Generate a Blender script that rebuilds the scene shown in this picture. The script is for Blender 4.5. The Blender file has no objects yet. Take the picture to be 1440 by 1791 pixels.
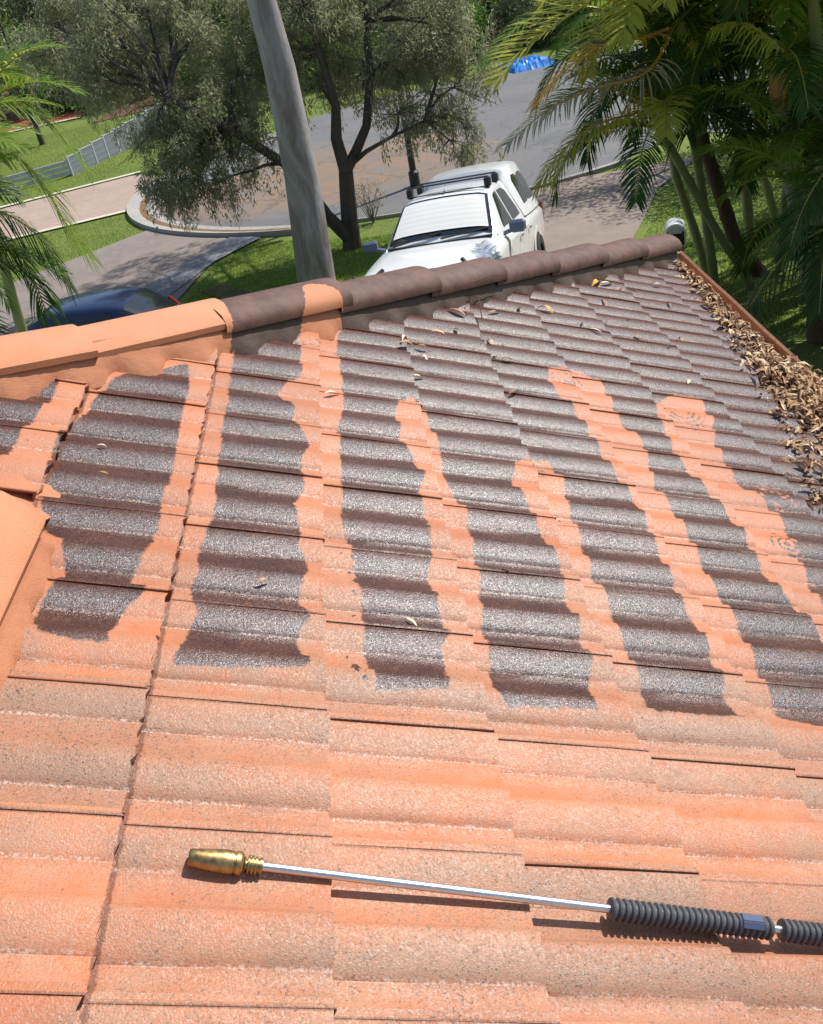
import bpy, bmesh, math, random
import numpy as np
from mathutils import Vector, Matrix
R = math.radians
rnd = random.Random(7)
nr = np.random.default_rng(11)
sc = bpy.context.scene
COL = sc.collection

# ------------------------------------------------------------------ camera
cd = bpy.data.cameras.new('camera'); cam = bpy.data.objects.new('camera', cd); COL.objects.link(cam)
cd.sensor_fit = 'HORIZONTAL'; cd.sensor_width = 36; cd.lens = 42.5
cd.clip_start = .05; cd.clip_end = 600
MM = ((0.98183244, 0.18915099, 0.01506542), (-0.08835284, 0.52598911, -0.84588961), (-0.1679251, 0.82919079, 0.53314519))
CC = (0.56278954, -0.79248024, 1.14452506)
cam.matrix_world = Matrix([[*MM[i], CC[i]] for i in range(3)] + [[0, 0, 0, 1]])
sc.camera = cam
# ------------------------------------------------------------------ sky and sun
SUN = Vector((.54, .35, .78)).normalized()
w = bpy.data.worlds.new('World'); sc.world = w; w.use_nodes = True
wn = w.node_tree.nodes; wl = w.node_tree.links
sky = wn.new('ShaderNodeTexSky'); sky.sky_type = 'NISHITA'; sky.sun_disc = False
sky.sun_elevation = math.asin(SUN.z); sky.sun_rotation = math.atan2(SUN.x, SUN.y)
bg = wn['Background']; bg.inputs['Strength'].default_value = .12
wl.new(sky.outputs[0], bg.inputs['Color'])
sl = bpy.data.lights.new('sun', 'SUN'); sl.energy = 4.6; sl.angle = R(.5); sl.color = (1, .96, .89)
so = bpy.data.objects.new('sun', sl); COL.objects.link(so); so.rotation_euler = SUN.to_track_quat('Z', 'Y').to_euler(); so.location = (5, 5, 20)
sc.view_settings.view_transform = 'Standard'; sc.view_settings.look = 'None'
sc.view_settings.exposure = .32; sc.view_settings.gamma = 1; sc.view_settings.use_curve_mapping = False
sc.render.engine = 'CYCLES'

# ------------------------------------------------------------------ helpers
def tag(o, label=None, cat=None, group=None, kind=None):
    if label: o['label'] = label
    if cat: o['category'] = cat
    if group: o['group'] = group
    if kind: o['kind'] = kind
    return o
def empty(name, loc=(0, 0, 0), mat=None):
    o = bpy.data.objects.new(name, None); COL.objects.link(o)
    if mat is not None: o.matrix_basis = mat
    else: o.location = loc
    o.empty_display_size = .2
    return o
def adopt(o, p):
    o.parent = p; o.matrix_parent_inverse = p.matrix_basis.inverted(); return o
def link(name, me, parent=None, mats=None):
    o = bpy.data.objects.new(name, me); COL.objects.link(o)
    if mats is not None:
        for m in (mats if isinstance(mats, (list, tuple)) else [mats]): me.materials.append(m)
    if parent: o.parent = parent
    return o
def mesh(name, vs, fs, mat=None, parent=None, smooth=False):
    me = bpy.data.meshes.new(name); me.from_pydata([tuple(v) for v in vs], [], [tuple(f) for f in fs]); me.update()
    if smooth: me.polygons.foreach_set('use_smooth', [True] * len(me.polygons))
    return link(name, me, parent, mat)
def quads_mesh(name, V, mat, parent=None, n=4):
    """V: (k, n, 3) array, one n-gon per row"""
    k = len(V); me = bpy.data.meshes.new(name)
    me.vertices.add(k * n); me.vertices.foreach_set('co', V.reshape(-1).astype(np.float32))
    me.loops.add(k * n); me.loops.foreach_set('vertex_index', np.arange(k * n, dtype=np.int32))
    me.polygons.add(k); me.polygons.foreach_set('loop_start', np.arange(0, k * n, n, dtype=np.int32))
    me.update(calc_edges=True)
    return link(name, me, parent, mat)
class MB:
    """collects primitives into ONE mesh"""
    def __init__(s): s.v = []; s.f = []
    def add(s, vs, fs):
        b = len(s.v); s.v += [tuple(v) for v in vs]; s.f += [tuple(i + b for i in f) for f in fs]
    def box(s, c, d, rot=None, bev=0):
        x, y, z = d[0] / 2, d[1] / 2, d[2] / 2; c = Vector(c)
        if bev:
            vs = []
            for sz in (-1, 1):
                for sx, sy in ((-1, -1), (1, -1), (1, 1), (-1, 1)):
                    vs.append((sx * (x - bev), sy * (y - bev), sz * z))
            for sz in (-1, 1):
                for sx, sy in ((-1, -1), (1, -1), (1, 1), (-1, 1)):
                    vs.append((sx * x, sy * y, sz * (z - bev)))
            fs = [(3, 2, 1, 0), (4, 5, 6, 7), (8, 9, 13, 12), (9, 10, 14, 13), (10, 11, 15, 14), (11, 8, 12, 15)]
            for i in range(4):
                j = (i + 1) % 4; fs += [(i, j, 8 + j, 8 + i), (12 + i, 12 + j, 4 + j, 4 + i)]
        else:
            vs = [(sx * x, sy * y, sz * z) for sz in (-1, 1) for sx, sy in ((-1, -1), (1, -1), (1, 1), (-1, 1))]
            fs = [(3, 2, 1, 0), (4, 5, 6, 7), (0, 1, 5, 4), (1, 2, 6, 5), (2, 3, 7, 6), (3, 0, 4, 7)]
        s.add([(rot @ Vector(v) if rot else Vector(v)) + c for v in vs], fs)
    def tube(s, pts, rad, n=8, cap=True):
        pts = [Vector(p) for p in pts]; rings = []
        ref = None
        for i, p in enumerate(pts):
            t = (pts[min(i + 1, len(pts) - 1)] - pts[max(i - 1, 0)]).normalized()
            if ref is None: ref = t.orthogonal().normalized()
            ref = (ref - t * ref.dot(t)).normalized(); b = t.cross(ref)
            r = rad[i] if isinstance(rad, (list, tuple)) else rad
            rings.append([p + (ref * math.cos(a) + b * math.sin(a)) * r for a in [2 * math.pi * k / n for k in range(n)]])
        vs = [v for r_ in rings for v in r_]; fs = []
        for i in range(len(pts) - 1):
            for k in range(n):
                fs.append((i * n + k, i * n + (k + 1) % n, (i + 1) * n + (k + 1) % n, (i + 1) * n + k))
        if cap: fs.append(tuple(range(n - 1, -1, -1))); fs.append(tuple(range(len(vs) - n, len(vs))))
        s.add(vs, fs)
    def lathe(s, prof, n=20, cap=True):
        """prof: (x, r) along local x"""
        vs = []; fs = []
        for x, r in prof:
            for k in range(n):
                a = 2 * math.pi * k / n; vs.append((x, r * math.cos(a), r * math.sin(a)))
        for i in range(len(prof) - 1):
            for k in range(n):
                fs.append((i * n + k, (i + 1) * n + k, (i + 1) * n + (k + 1) % n, i * n + (k + 1) % n))
        if cap: fs.append(tuple(range(n))); fs.append(tuple(range(len(vs) - 1, len(vs) - n - 1, -1)))
        s.add(vs, fs)
    def build(s, name, mat, parent=None, smooth=False):
        o = mesh(name, s.v, s.f, mat, parent, False)
        if smooth:
            me = o.data; me.polygons.foreach_set('use_smooth', [True] * len(me.polygons))
            me.update()
            try: me.set_sharp_from_angle(angle=R(38))
            except Exception: pass
        return o

# ------------------------------------------------------------------ materials
class NT:
    def __init__(s, name):
        s.m = bpy.data.materials.new(name); s.m.use_nodes = True; s.t = s.m.node_tree
        s.b = s.t.nodes['Principled BSDF']; s.out = s.t.nodes['Material Output']
    def n(s, typ, **kw):
        o = s.t.nodes.new('ShaderNode' + typ)
        for k, v in kw.items():
            if k.startswith('i_'):
                o.inputs[k[2:].replace('_', ' ')].default_value = v
            else: setattr(o, k, v)
        return o
    def l(s, a, b): s.t.links.new(a, b)
    def val(s, x, sock):
        if hasattr(x, 'is_output'): s.l(x, sock)
        elif isinstance(x, (tuple, list)) and len(x) == 3 and sock.type == 'RGBA': sock.default_value = (*x, 1)
        else: sock.default_value = x
    def math(s, op, a, b=0.0, c=None, clamp=False):
        o = s.n('Math', operation=op, use_clamp=clamp); s.val(a, o.inputs[0]); s.val(b, o.inputs[1])
        if c is not None: s.val(c, o.inputs[2])
        return o.outputs[0]
    def noise(s, scale, detail=2, rough=.5, vec=None, dist=0):
        o = s.n('TexNoise'); o.inputs['Scale'].default_value = scale; o.inputs['Detail'].default_value = detail
        o.inputs['Roughness'].default_value = rough; o.inputs['Distortion'].default_value = dist
        s.l(vec if vec is not None else s.pos(), o.inputs['Vector']); return o.outputs['Fac']
    def pos(s):
        if not hasattr(s, '_p'): s._p = s.n('NewGeometry').outputs['Position']
        return s._p
    def obj(s):
        if not hasattr(s, '_o'): s._o = s.n('TexCoord').outputs['Object']
        return s._o
    def ramp(s, f, a, b, interp=True):
        o = s.n('MapRange'); o.clamp = True; s.val(f, o.inputs[0]); o.inputs[1].default_value = a; o.inputs[2].default_value = b
        return o.outputs[0]
    def mix(s, f, a, b, mode='MIX'):
        o = s.n('Mix', data_type='RGBA', blend_type=mode); s.val(f, o.inputs[0]); s.val(a, o.inputs[6]); s.val(b, o.inputs[7])
        return o.outputs[2]
    def fmix(s, f, a, b):
        o = s.n('Mix', data_type='FLOAT'); s.val(f, o.inputs[0]); s.val(a, o.inputs[2]); s.val(b, o.inputs[3]); return o.outputs[0]
    def bump(s, h, dist=.01, strength=1, normal=None):
        o = s.n('Bump'); o.inputs['Distance'].default_value = dist; o.inputs['Strength'].default_value = strength
        s.l(h, o.inputs['Height'])
        if normal is not None: s.l(normal, o.inputs['Normal'])
        return o.outputs[0]
    def set(s, **kw):
        for k, v in kw.items():
            s.val(v, s.b.inputs[k.replace('_', ' ')])
        return s.m
def simple(name, col, rough=.6, metal=0, var=.15, scale=8, bump=0, bscale=60, spec=.5, coat=0):
    t = NT(name); f = t.noise(scale, 4, .6)
    c = t.mix(f, tuple(x * (1 - var) for x in col), tuple(min(1, x * (1 + var)) for x in col))
    t.set(Base_Color=c, Roughness=rough, Metallic=metal)
    t.b.inputs['Specular IOR Level'].default_value = spec; t.b.inputs['Coat Weight'].default_value = coat
    if bump: t.l(t.bump(t.noise(bscale, 3), bump), t.b.inputs['Normal'])
    return t.m
def leafmat(name, c1, c2, trans=.35, rough=.5, hue=None, spec=.4, nscale=1.5, c3=None, p3=.9):
    """leaf colour varies per leaf (island) and per clump"""
    t = NT(name); g = t.n('NewGeometry'); r = g.outputs['Random Per Island']
    f = t.math('MULTIPLY_ADD', t.noise(nscale, 2), .7, t.math('MULTIPLY', r, .5), clamp=True)
    c = t.mix(f, c1, c2)
    if c3: c = t.mix(t.ramp(r, p3, p3 + .02), c, c3)
    t.set(Base_Color=c, Roughness=rough); t.b.inputs['Specular IOR Level'].default_value = spec
    tr = t.n('BsdfTranslucent'); t.l(t.mix(.55, c, tuple(min(.9, q * 1.7) for q in c2), 'MIX'), tr.inputs['Color'])
    ms = t.n('MixShader'); ms.inputs[0].default_value = trans
    t.l(t.b.outputs[0], ms.inputs[1]); t.l(tr.outputs[0], ms.inputs[2]); t.l(ms.outputs[0], t.out.inputs['Surface'])
    return t.m

# ------------------------------------------------------------------ roof frame
PIT = R(24); c24, s24 = math.cos(PIT), math.sin(PIT)
UV, VV, NV = Vector((c24, 0, -s24)), Vector((0, 1, 0)), Vector((s24, 0, c24))
def RW(u, v, n=0): return UV * u + VV * v + NV * n
def RM(u, v, n=0): return Matrix([[UV[i], VV[i], NV[i], RW(u, v, n)[i]] for i in range(3)] + [[0, 0, 0, 1]])
G = .3372; TW = .3
HA, HB = 2.43, 1.06           # hip line v = HA + HB*u on the near slope
MAIN = [(-0.144, 2.777), (0.707, 3.61), (3.6, 8.176), (5.007, 7.08), (3.084, 1.793), (2.298, 0.833), (1.514, 0.785), (1.417, 0.802), (1.423, 0.882), (1.444, 1.036), (1.455, 1.18), (1.448, 1.335), (1.466, 1.576), (1.467, 1.742), (1.454, 1.882), (1.511, 2.187), (1.472, 2.354), (1.491, 2.668), (1.469, 2.77), (1.401, 2.795), (1.321, 2.773), (1.255, 2.695), (1.234, 2.549), (1.259, 2.458), (1.284, 2.419), (1.303, 2.106), (1.3, 1.982), (1.319, 1.836), (1.336, 1.7), (1.318, 1.471), (1.314, 1.327), (1.3, 1.168), (1.315, 1.076), (1.303, 0.984), (1.3, 0.879), (1.282, 0.826), (1.305, 0.749), (1.204, 0.746), (1.077, 0.742), (1.08, 0.836), (1.082, 0.959), (1.077, 1.045), (1.09, 1.142), (1.074, 1.291), (1.086, 1.463), (1.089, 1.621), (1.114, 1.801), (1.09, 1.905), (1.02, 1.898), (0.964, 1.858), (0.924, 1.7), (0.956, 1.546), (0.954, 1.454), (0.97, 1.372), (0.978, 1.265), (0.955, 1.133), (0.971, 1.044), (0.955, 0.953), (0.968, 0.893), (0.936, 0.799), (0.934, 0.717), (0.724, 0.706), (0.709, 0.765), (0.716, 0.842), (0.719, 0.986), (0.742, 1.177), (0.743, 1.334), (0.753, 1.513), (0.709, 1.626), (0.717, 1.918), (0.694, 2.138), (0.649, 2.195), (0.603, 2.121), (0.586, 2.027), (0.591, 1.967), (0.589, 1.83), (0.61, 1.764), (0.641, 1.636), (0.613, 1.529), (0.626, 1.412), (0.623, 1.246), (0.596, 1.139), (0.608, 1.048), (0.612, 0.972), (0.625, 0.912), (0.599, 0.856), (0.605, 0.8), (0.6, 0.718), (0.44, 0.696), (0.443, 0.749), (0.429, 0.82), (0.429, 0.961), (0.422, 1.093), (0.413, 1.213), (0.388, 1.339), (0.4, 1.489), (0.398, 1.685), (0.394, 1.867), (0.418, 2.039), (0.416, 2.313), (0.407, 2.516), (0.401, 2.532), (0.379, 2.653), (0.325, 2.664), (0.273, 2.573), (0.253, 2.448), (0.27, 2.443), (0.278, 2.198), (0.232, 2.108), (0.206, 2.03), (0.253, 1.926), (0.263, 1.813), (0.306, 1.72), (0.282, 1.608), (0.29, 1.452), (0.261, 1.355), (0.284, 1.253), (0.277, 1.174), (0.305, 1.097), (0.285, 1.012), (0.28, 0.935), (0.309, 0.891), (0.28, 0.845), (0.275, 0.806), (0.302, 0.766), (0.299, 0.721), (0.218, 0.713), (0.139, 0.706), (0.034, 0.701), (0.055, 0.814), (0.067, 0.874), (0.043, 0.929), (0.053, 1.018), (0.047, 1.085), (0.058, 1.185), (0.069, 1.293), (0.058, 1.525), (0.054, 1.728), (0.056, 1.881), (0.053, 2.046), (0.049, 2.301), (0.055, 2.209), (0.029, 2.317), (-0.007, 2.403), (-0.059, 2.519)]
PA = [(-0.658, 1.788), (-0.571, 1.799), (-0.42, 1.843), (-0.409, 1.751), (-0.415, 1.675), (-0.438, 1.495), (-0.442, 1.371), (-0.452, 1.332), (-0.502, 1.237)]
PB = [(-0.31, 1.758), (-0.281, 1.909), (-0.196, 2.014), (-0.084, 2.091), (-0.065, 1.991), (-0.065, 1.828), (-0.057, 1.613), (-0.053, 1.485), (-0.051, 1.366), (-0.061, 1.278), (-0.052, 1.152), (-0.063, 1.089), (-0.074, 0.995), (-0.084, 0.939), (-0.048, 0.923), (-0.057, 0.874), (-0.076, 0.85), (-0.097, 0.77), (-0.094, 0.718), (-0.159, 0.721), (-0.224, 0.733), (-0.246, 0.791), (-0.243, 0.838), (-0.228, 0.901), (-0.215, 0.946), (-0.256, 1.079), (-0.305, 1.116), (-0.333, 1.242), (-0.343, 1.378), (-0.351, 1.514), (-0.315, 1.664)]
PC = [(1.676, 2.591), (1.771, 2.686), (1.866, 2.74), (1.93, 2.702), (1.918, 2.539), (1.843, 2.315), (1.814, 2.046), (1.864, 1.907), (1.874, 1.765), (1.848, 1.623), (1.802, 1.426), (1.789, 1.325), (1.797, 1.134), (1.686, 0.932), (1.693, 1.136), (1.688, 1.196), (1.657, 1.32), (1.646, 1.458), (1.671, 1.653), (1.644, 1.89), (1.609, 2.116), (1.645, 2.354), (1.661, 2.507)]
SW = [(1.298, 2.622, 0.09), (1.777, 2.49, 0.133), (1.877, 1.911, 0.109), (1.834, 1.635, 0.079), (1.796, 1.454, 0.058), (1.026, 1.836, 0.053), (0.32, 2.502, 0.072)]
SPOTS = [(0.411, 1.174, 0.0067), (0.418, 1.092, 0.0056), (0.408, 1.021, 0.0056), (0.409, 0.956, 0.0044), (0.387, 0.811, 0.0044), (0.406, 0.778, 0.0089), (0.401, 0.75, 0.0067), (0.418, 0.726, 0.0067), (0.383, 1.179, 0.0044), (0.405, 1.124, 0.0044), (0.811, 1.22, 0.0056), (1.047, 1.559, 0.0056), (0.392, 2.137, 0.0056)]
LEAVES = [(0.374, 2.085, 1), (0.932, 3.119, 1), (0.974, 3.144, 0), (0.658, 2.68, 0), (0.735, 2.664, 0), (0.826, 2.863, 2), (0.737, 2.581, 0), (1.126, 3.269, 0), (1.058, 2.927, 0), (1.405, 3.45, 2), (1.539, 3.476, 0), (1.845, 4.13, 2), (1.911, 4.154, 1), (2.226, 4.008, 0), (2.476, 4.394, 1), (2.549, 4.697, 1), (2.078, 4.187, 0), (1.974, 4.121, 0), (2.257, 4.322, 0), (1.052, 2.393, 0), (1.086, 2.702, 0), (1.611, 3.283, 1), (1.857, 3.375, 0), (2.123, 3.505, 0), (1.947, 2.917, 1), (2.311, 3.27, 0), (2.362, 3.068, 0), (1.573, 3.383, 3), (1.743, 3.533, 3), (1.115, 2.926, 3), (1.267, 3.39, 3), (1.863, 3.587, 3), (2.361, 4.369, 3), (1.97, 3.281, 3), (0.813, 1.207, 3), (0.193, 0.997, 1), (-0.24, 1.484, 0), (-0.218, 1.376, 0), (0.806, 1.213, 3), (0.539, 0.946, 1), (0.908, 2.94, 3), (0.665, 2.639, 1), (0.688, 2.373, 0), (2.808, 4.983, 0), (1.815, 3.843, 1), (1.051, 2.771, 3)]

U0, U1, V0, V1 = -1.6, 3.4, -.8, 6.2
PXR = .005
W_, H_ = int((U1 - U0) / PXR), int((V1 - V0) / PXR)
def fill(img, poly, val):
    p = np.array(poly); x = (p[:, 0] - U0) / PXR; y = (p[:, 1] - V0) / PXR; n = len(p)
    for r in range(max(0, int(y.min())), min(H_, int(y.max()) + 1)):
        yc = r + .5; xs = []
        for i in range(n):
            j = (i + 1) % n
            if (y[i] > yc) != (y[j] > yc): xs.append(x[i] + (yc - y[i]) / (y[j] - y[i]) * (x[j] - x[i]))
        xs.sort()
        for a, b in zip(xs[::2], xs[1::2]):
            a = int(max(0, a)); b = int(min(W_, b))
            if b > a: img[r, a:b] = val
def grime_image():
    a = np.zeros((H_, W_), np.float32)
    fill(a, MAIN, 1)
    fill(a, [(.338 + .088 * math.cos(q * .5236) , 2.685 + .075 * math.sin(q * .5236)) for q in range(12)], 0); fill(a, [(.262, 2.68), (.414, 2.68), (.40, 2.40), (.275, 2.40)], 0)
    main_ = a.copy(); fill(a, PA, 1); fill(a, PB, 1); fill(a, PC, 0)
    k = np.array([1, 2, 2, 2, 1], np.float32); k /= k.sum()
    for ax in (0, 1): a = sum(np.roll(a, i - 2, ax) * k[i] for i in range(5))
    uu = U0 + (np.arange(W_) + .5) * PXR; vv = V0 + (np.arange(H_) + .5) * PXR; UU, VVv = np.meshgrid(uu, vv)
    s = np.zeros_like(a)
    lown = nr.random((H_ // 8 + 1, W_ // 8 + 1)); lown = np.kron(lown, np.ones((8, 8)))[:H_, :W_].astype(np.float32)
    for ax in (0, 1): lown = sum(np.roll(lown, i, ax) for i in range(-4, 5)) / 9
    lown = np.clip((lown - .38) * 4, 0, 1)
    for i, (x, y, r) in enumerate(SW):
        for q in range(4):
            ox, oy = x + nr.uniform(-.6, .6) * r, y + nr.uniform(-.6, .6) * r
            d = np.hypot(UU - ox, (VVv - oy) * 1.1); ring = .5 + .5 * np.sin(d / .0036 + q * 2); m = np.clip(1.35 - d / r, 0, 1) * .55 * lown
            a = a * (1 - m) + m * np.where(ring > .62, .95, .12)
    for x, y, r in SPOTS: a = np.maximum(a, (np.hypot((UU - x), (VVv - y) * .8) < r) * .95)
    px = np.zeros((H_, W_, 4), np.float32); px[..., 0] = a; px[..., 1] = s; px[..., 2] = main_; px[..., 3] = 1
    im = bpy.data.images.new('grime', W_, H_, float_buffer=False); im.colorspace_settings.name = 'Non-Color'
    im.pixels.foreach_set(px.reshape(-1)); im.update(); im.pack(); return im
GRIME = grime_image()

def roofmat(name, kind='tile'):
    t = NT(name); p = t.pos()
    def dot(vec):
        o = t.n('VectorMath', operation='DOT_PRODUCT'); t.l(p, o.inputs[0]); o.inputs[1].default_value = vec; return o.outputs['Value']
    u = dot(UV); v = dot(VV)
    n1 = t.noise(42, 4, .65); n2 = t.noise(46, 4, .65)
    uu = t.math('ADD', u, t.math('MULTIPLY', t.math('SUBTRACT', n1, .5), .022))
    vv = t.math('ADD', v, t.math('MULTIPLY', t.math('SUBTRACT', n2, .5), .014))
    cx = t.n('CombineXYZ')
    t.l(t.math('DIVIDE', t.math('SUBTRACT', uu, U0), U1 - U0), cx.inputs[0]); t.l(t.math('DIVIDE', t.math('SUBTRACT', vv, V0), V1 - V0), cx.inputs[1])
    im = t.n('TexImage', image=GRIME, extension='EXTEND', interpolation='Linear'); t.l(cx.outputs[0], im.inputs[0])
    sp = t.n('SeparateColor'); t.l(im.outputs[0], sp.inputs[0]); d = sp.outputs[0 if kind == 'tile' else 2]; sw = sp.outputs[1]
    nf = t.noise(140, 3, .7)
    d = t.ramp(t.math('ADD', d, t.math('MULTIPLY', t.math('SUBTRACT', nf, .5), .8)), .34, .64)
    oi = t.n('ObjectInfo').outputs['Random']
    swn = t.math('MULTIPLY', sw, t.ramp(t.noise(45, 2), .35, .6))
    d = t.math('MAXIMUM', d, t.math('MULTIPLY', swn, .8)) if False else t.math('SUBTRACT', t.math('MAXIMUM', d, 0.0), t.math('MULTIPLY', swn, .75), clamp=True)
    # clean clay-coloured concrete
    nb = t.noise(5, 5, .65); nm = t.noise(38, 4, .6); ng = t.noise(420, 2, .6)
    clean = t.mix(t.ramp(nb, .3, .7), (.51, .164, .064), (.57, .206, .094))
    clean = t.mix(t.math('MULTIPLY', t.ramp(nm, .55, .72), .35), clean, (.42, .125, .045))
    clean = t.mix(t.math('MULTIPLY', oi, .45), clean, (.58, .215, .11))
    clean = t.mix(t.math('MULTIPLY', t.ramp(ng, .52, .7), .3), clean, (.62, .36, .24))
    if kind == 'tile':
        fr0 = t.math('FRACT', t.math('DIVIDE', v, TW))
        rl = t.math('MAXIMUM', t.math('MULTIPLY', t.ramp(fr0, .23, .30), t.ramp(fr0, .56, .47)), t.ramp(fr0, .755, .82))
        r2 = t.math('MAXIMUM', t.math('MULTIPLY', t.ramp(fr0, .225, .27), t.ramp(fr0, .47, .34)), t.math('MULTIPLY', t.ramp(fr0, .755, .80), t.ramp(fr0, .985, .87)))  # near faces of the rolls, for wear speckle and painted sheen
        clean = t.mix(t.math('MULTIPLY', t.math('MULTIPLY', r2, t.ramp(t.noise(260, 3, .75), .47, .60)), .55), clean, (.55, .36, .28))
    # lichen and old coating specks, stronger on some tiles
    spk = t.ramp(t.noise(300, 3, .75), .52, .60)
    zone = t.ramp(t.math('ADD', t.noise(3.6, 4, .65), t.math('MULTIPLY', oi, .34)), .46, .74)
    lowv = t.ramp(v, 1.5, .7)
    clean = t.mix(t.math('MULTIPLY', t.math('MULTIPLY', spk, zone), t.math('MULTIPLY_ADD', lowv, .70, .12)), clean, (.11, .108, .09))
    clean = t.mix(t.math('MULTIPLY', t.math('MULTIPLY', zone, lowv), t.math('MULTIPLY_ADD', r2, .34, .30) if kind == 'tile' else .3), clean, (.30, .22, .155))
    blk = t.math('MULTIPLY', t.math('MULTIPLY', t.ramp(t.noise(190, 2, .7), .60, .65), zone), lowv)
    clean = t.mix(t.math('MULTIPLY', blk, .85), clean, (.07, .064, .052))
    dot_ = t.ramp(t.noise(120, 1, .4), .74, .76)
    clean = t.mix(t.math('MULTIPLY', dot_, .7), clean, (.16, .07, .045))
    clean = t.mix(t.math('MULTIPLY', t.ramp(t.noise(11, 5, .7), .42, .66), .38), clean, (.47, .27, .175))
    ob = t.math('FRACT', t.math('MULTIPLY', oi, 13.7))
    clean = t.mix(1.0, clean, t.mix(ob, (.78, .76, .75), (.95, .94, .94)), 'MULTIPLY')
    # grime not yet washed off, with a wet gleam painted onto the rolls
    dk = t.mix(t.ramp(t.noise(9, 5, .7), .3, .72), (.038, .014, .009), (.098, .037, .021))
    dk = t.mix(t.math('MULTIPLY', oi, .4), dk, (.10, .045, .030)); dk = t.mix(t.math('MULTIPLY', t.ramp(v, 1.6, 4.2), t.math('MULTIPLY_ADD', t.noise(6, 4, .7), .9, .15)), dk, (.115, .047, .028))
    dk = t.mix(t.math('MULTIPLY', t.ramp(t.noise(300, 2), .6, .68), .4), dk, (.24, .19, .16))
    dk = t.mix(t.math('MULTIPLY', t.ramp(nm, .60, .72), .5), dk, (.21, .075, .035))
    if kind == 'tile':
        dk = t.mix(t.math('MULTIPLY', t.math('MULTIPLY', r2, t.ramp(t.noise(230, 3, .8), .42, .58)), .60), dk, (.215, .22, .235))  # worn grey crest speckle, lightened bluish towards a wet gleam
        dk = t.mix(t.math('MULTIPLY', t.math('MULTIPLY', r2, t.ramp(t.noise(310, 2, .7), .58, .65)), .65), dk, (.58, .60, .63))  # bright flecks put the sheen of the wet rolls into the colour
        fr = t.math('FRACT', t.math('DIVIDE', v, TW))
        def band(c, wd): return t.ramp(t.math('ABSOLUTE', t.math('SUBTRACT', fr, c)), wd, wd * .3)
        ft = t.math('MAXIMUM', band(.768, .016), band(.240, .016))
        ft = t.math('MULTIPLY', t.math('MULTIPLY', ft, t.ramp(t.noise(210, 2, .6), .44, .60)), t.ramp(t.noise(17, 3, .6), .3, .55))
        foot_glint = t.math('MULTIPLY', ft, t.fmix(d, .62, .5))  # pale dashes painted along the roll feet as their bright glint
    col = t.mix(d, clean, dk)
    if kind == 'tile':
        lapd = t.math('MAXIMUM', t.ramp(fr, .014, .006), t.ramp(fr, .990, .996))
        uw = t.math('ADD', u, t.math('MULTIPLY', t.math('SUBTRACT', t.noise(55, 3, .7), .5), .016))
        cj = t.math('MAXIMUM', t.ramp(t.math('ABSOLUTE', t.math('ADD', uw, -.002)), .0065, .003), t.ramp(t.math('ABSOLUTE', t.math('ADD', uw, G - .002)), .0075, .003))
        col = t.mix(t.math('MULTIPLY', t.math('MAXIMUM', t.math('MULTIPLY', lapd, .6), t.math('MULTIPLY', cj, .75)), 1.0), col, (.13, .045, .025))
    if kind == 'tile': col = t.mix(foot_glint, col, (.70, .56, .48))
    if kind == 'cap':
        col = t.mix(d, t.mix(t.ramp(nb, .3, .7), (.51, .205, .100), (.57, .255, .135)), t.mix(t.ramp(t.noise(14, 6, .75), .35, .65), (.080, .041, .032), (.160, .083, .060)))
    if kind == 'mortar':
        col = t.mix(d, t.mix(nb, (.40, .145, .068), (.50, .215, .115)), (.075, .045, .033))
    vo = t.n('TexVoronoi', feature='F1'); vo.inputs['Scale'].default_value = 280; t.l(p, vo.inputs['Vector'])
    gr = t.noise(260, 3, .75)
    h = t.math('ADD', t.math('MULTIPLY', vo.outputs['Distance'], -.75), t.math('MULTIPLY', gr, 1.7))
    h = t.math('ADD', h, t.math('MULTIPLY', t.noise(50, 3), .9))
    grit = vo.outputs['Color']
    if kind == 'mortar': h = t.math('ADD', h, t.math('MULTIPLY', t.noise(40, 4), 3))
    t.l(t.bump(h, .00046 if kind == 'tile' else .0008, 1), t.b.inputs['Normal'])
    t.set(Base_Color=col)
    if kind == 'tile':
        gs = t.n('SeparateColor'); t.l(grit, gs.inputs[0]); t.set(Roughness=t.math('ADD', t.fmix(d, .34, .19), t.math('MULTIPLY', t.ramp(gs.outputs[0], .1, .9), .22))); t.l(t.math('MULTIPLY', t.math('MULTIPLY', t.fmix(d, .38, .33), t.ramp(v, 5.6, 1.6)), t.ramp(gs.outputs[1], -.3, .7)), t.b.inputs['Specular IOR Level'])
    else: t.set(Roughness=t.fmix(d, .7, .6)); t.b.inputs['Specular IOR Level'].default_value = .35
    return t.m
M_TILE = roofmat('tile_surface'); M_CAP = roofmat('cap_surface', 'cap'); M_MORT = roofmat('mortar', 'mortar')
M_UNDER = simple('roof_underlay', (.10, .045, .03), .9)
M_WALL = simple('brick_wall', (.42, .25, .17), .85, bump=.004)
M_FASC = simple('painted_fascia', (.45, .25, .17), .5)

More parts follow.
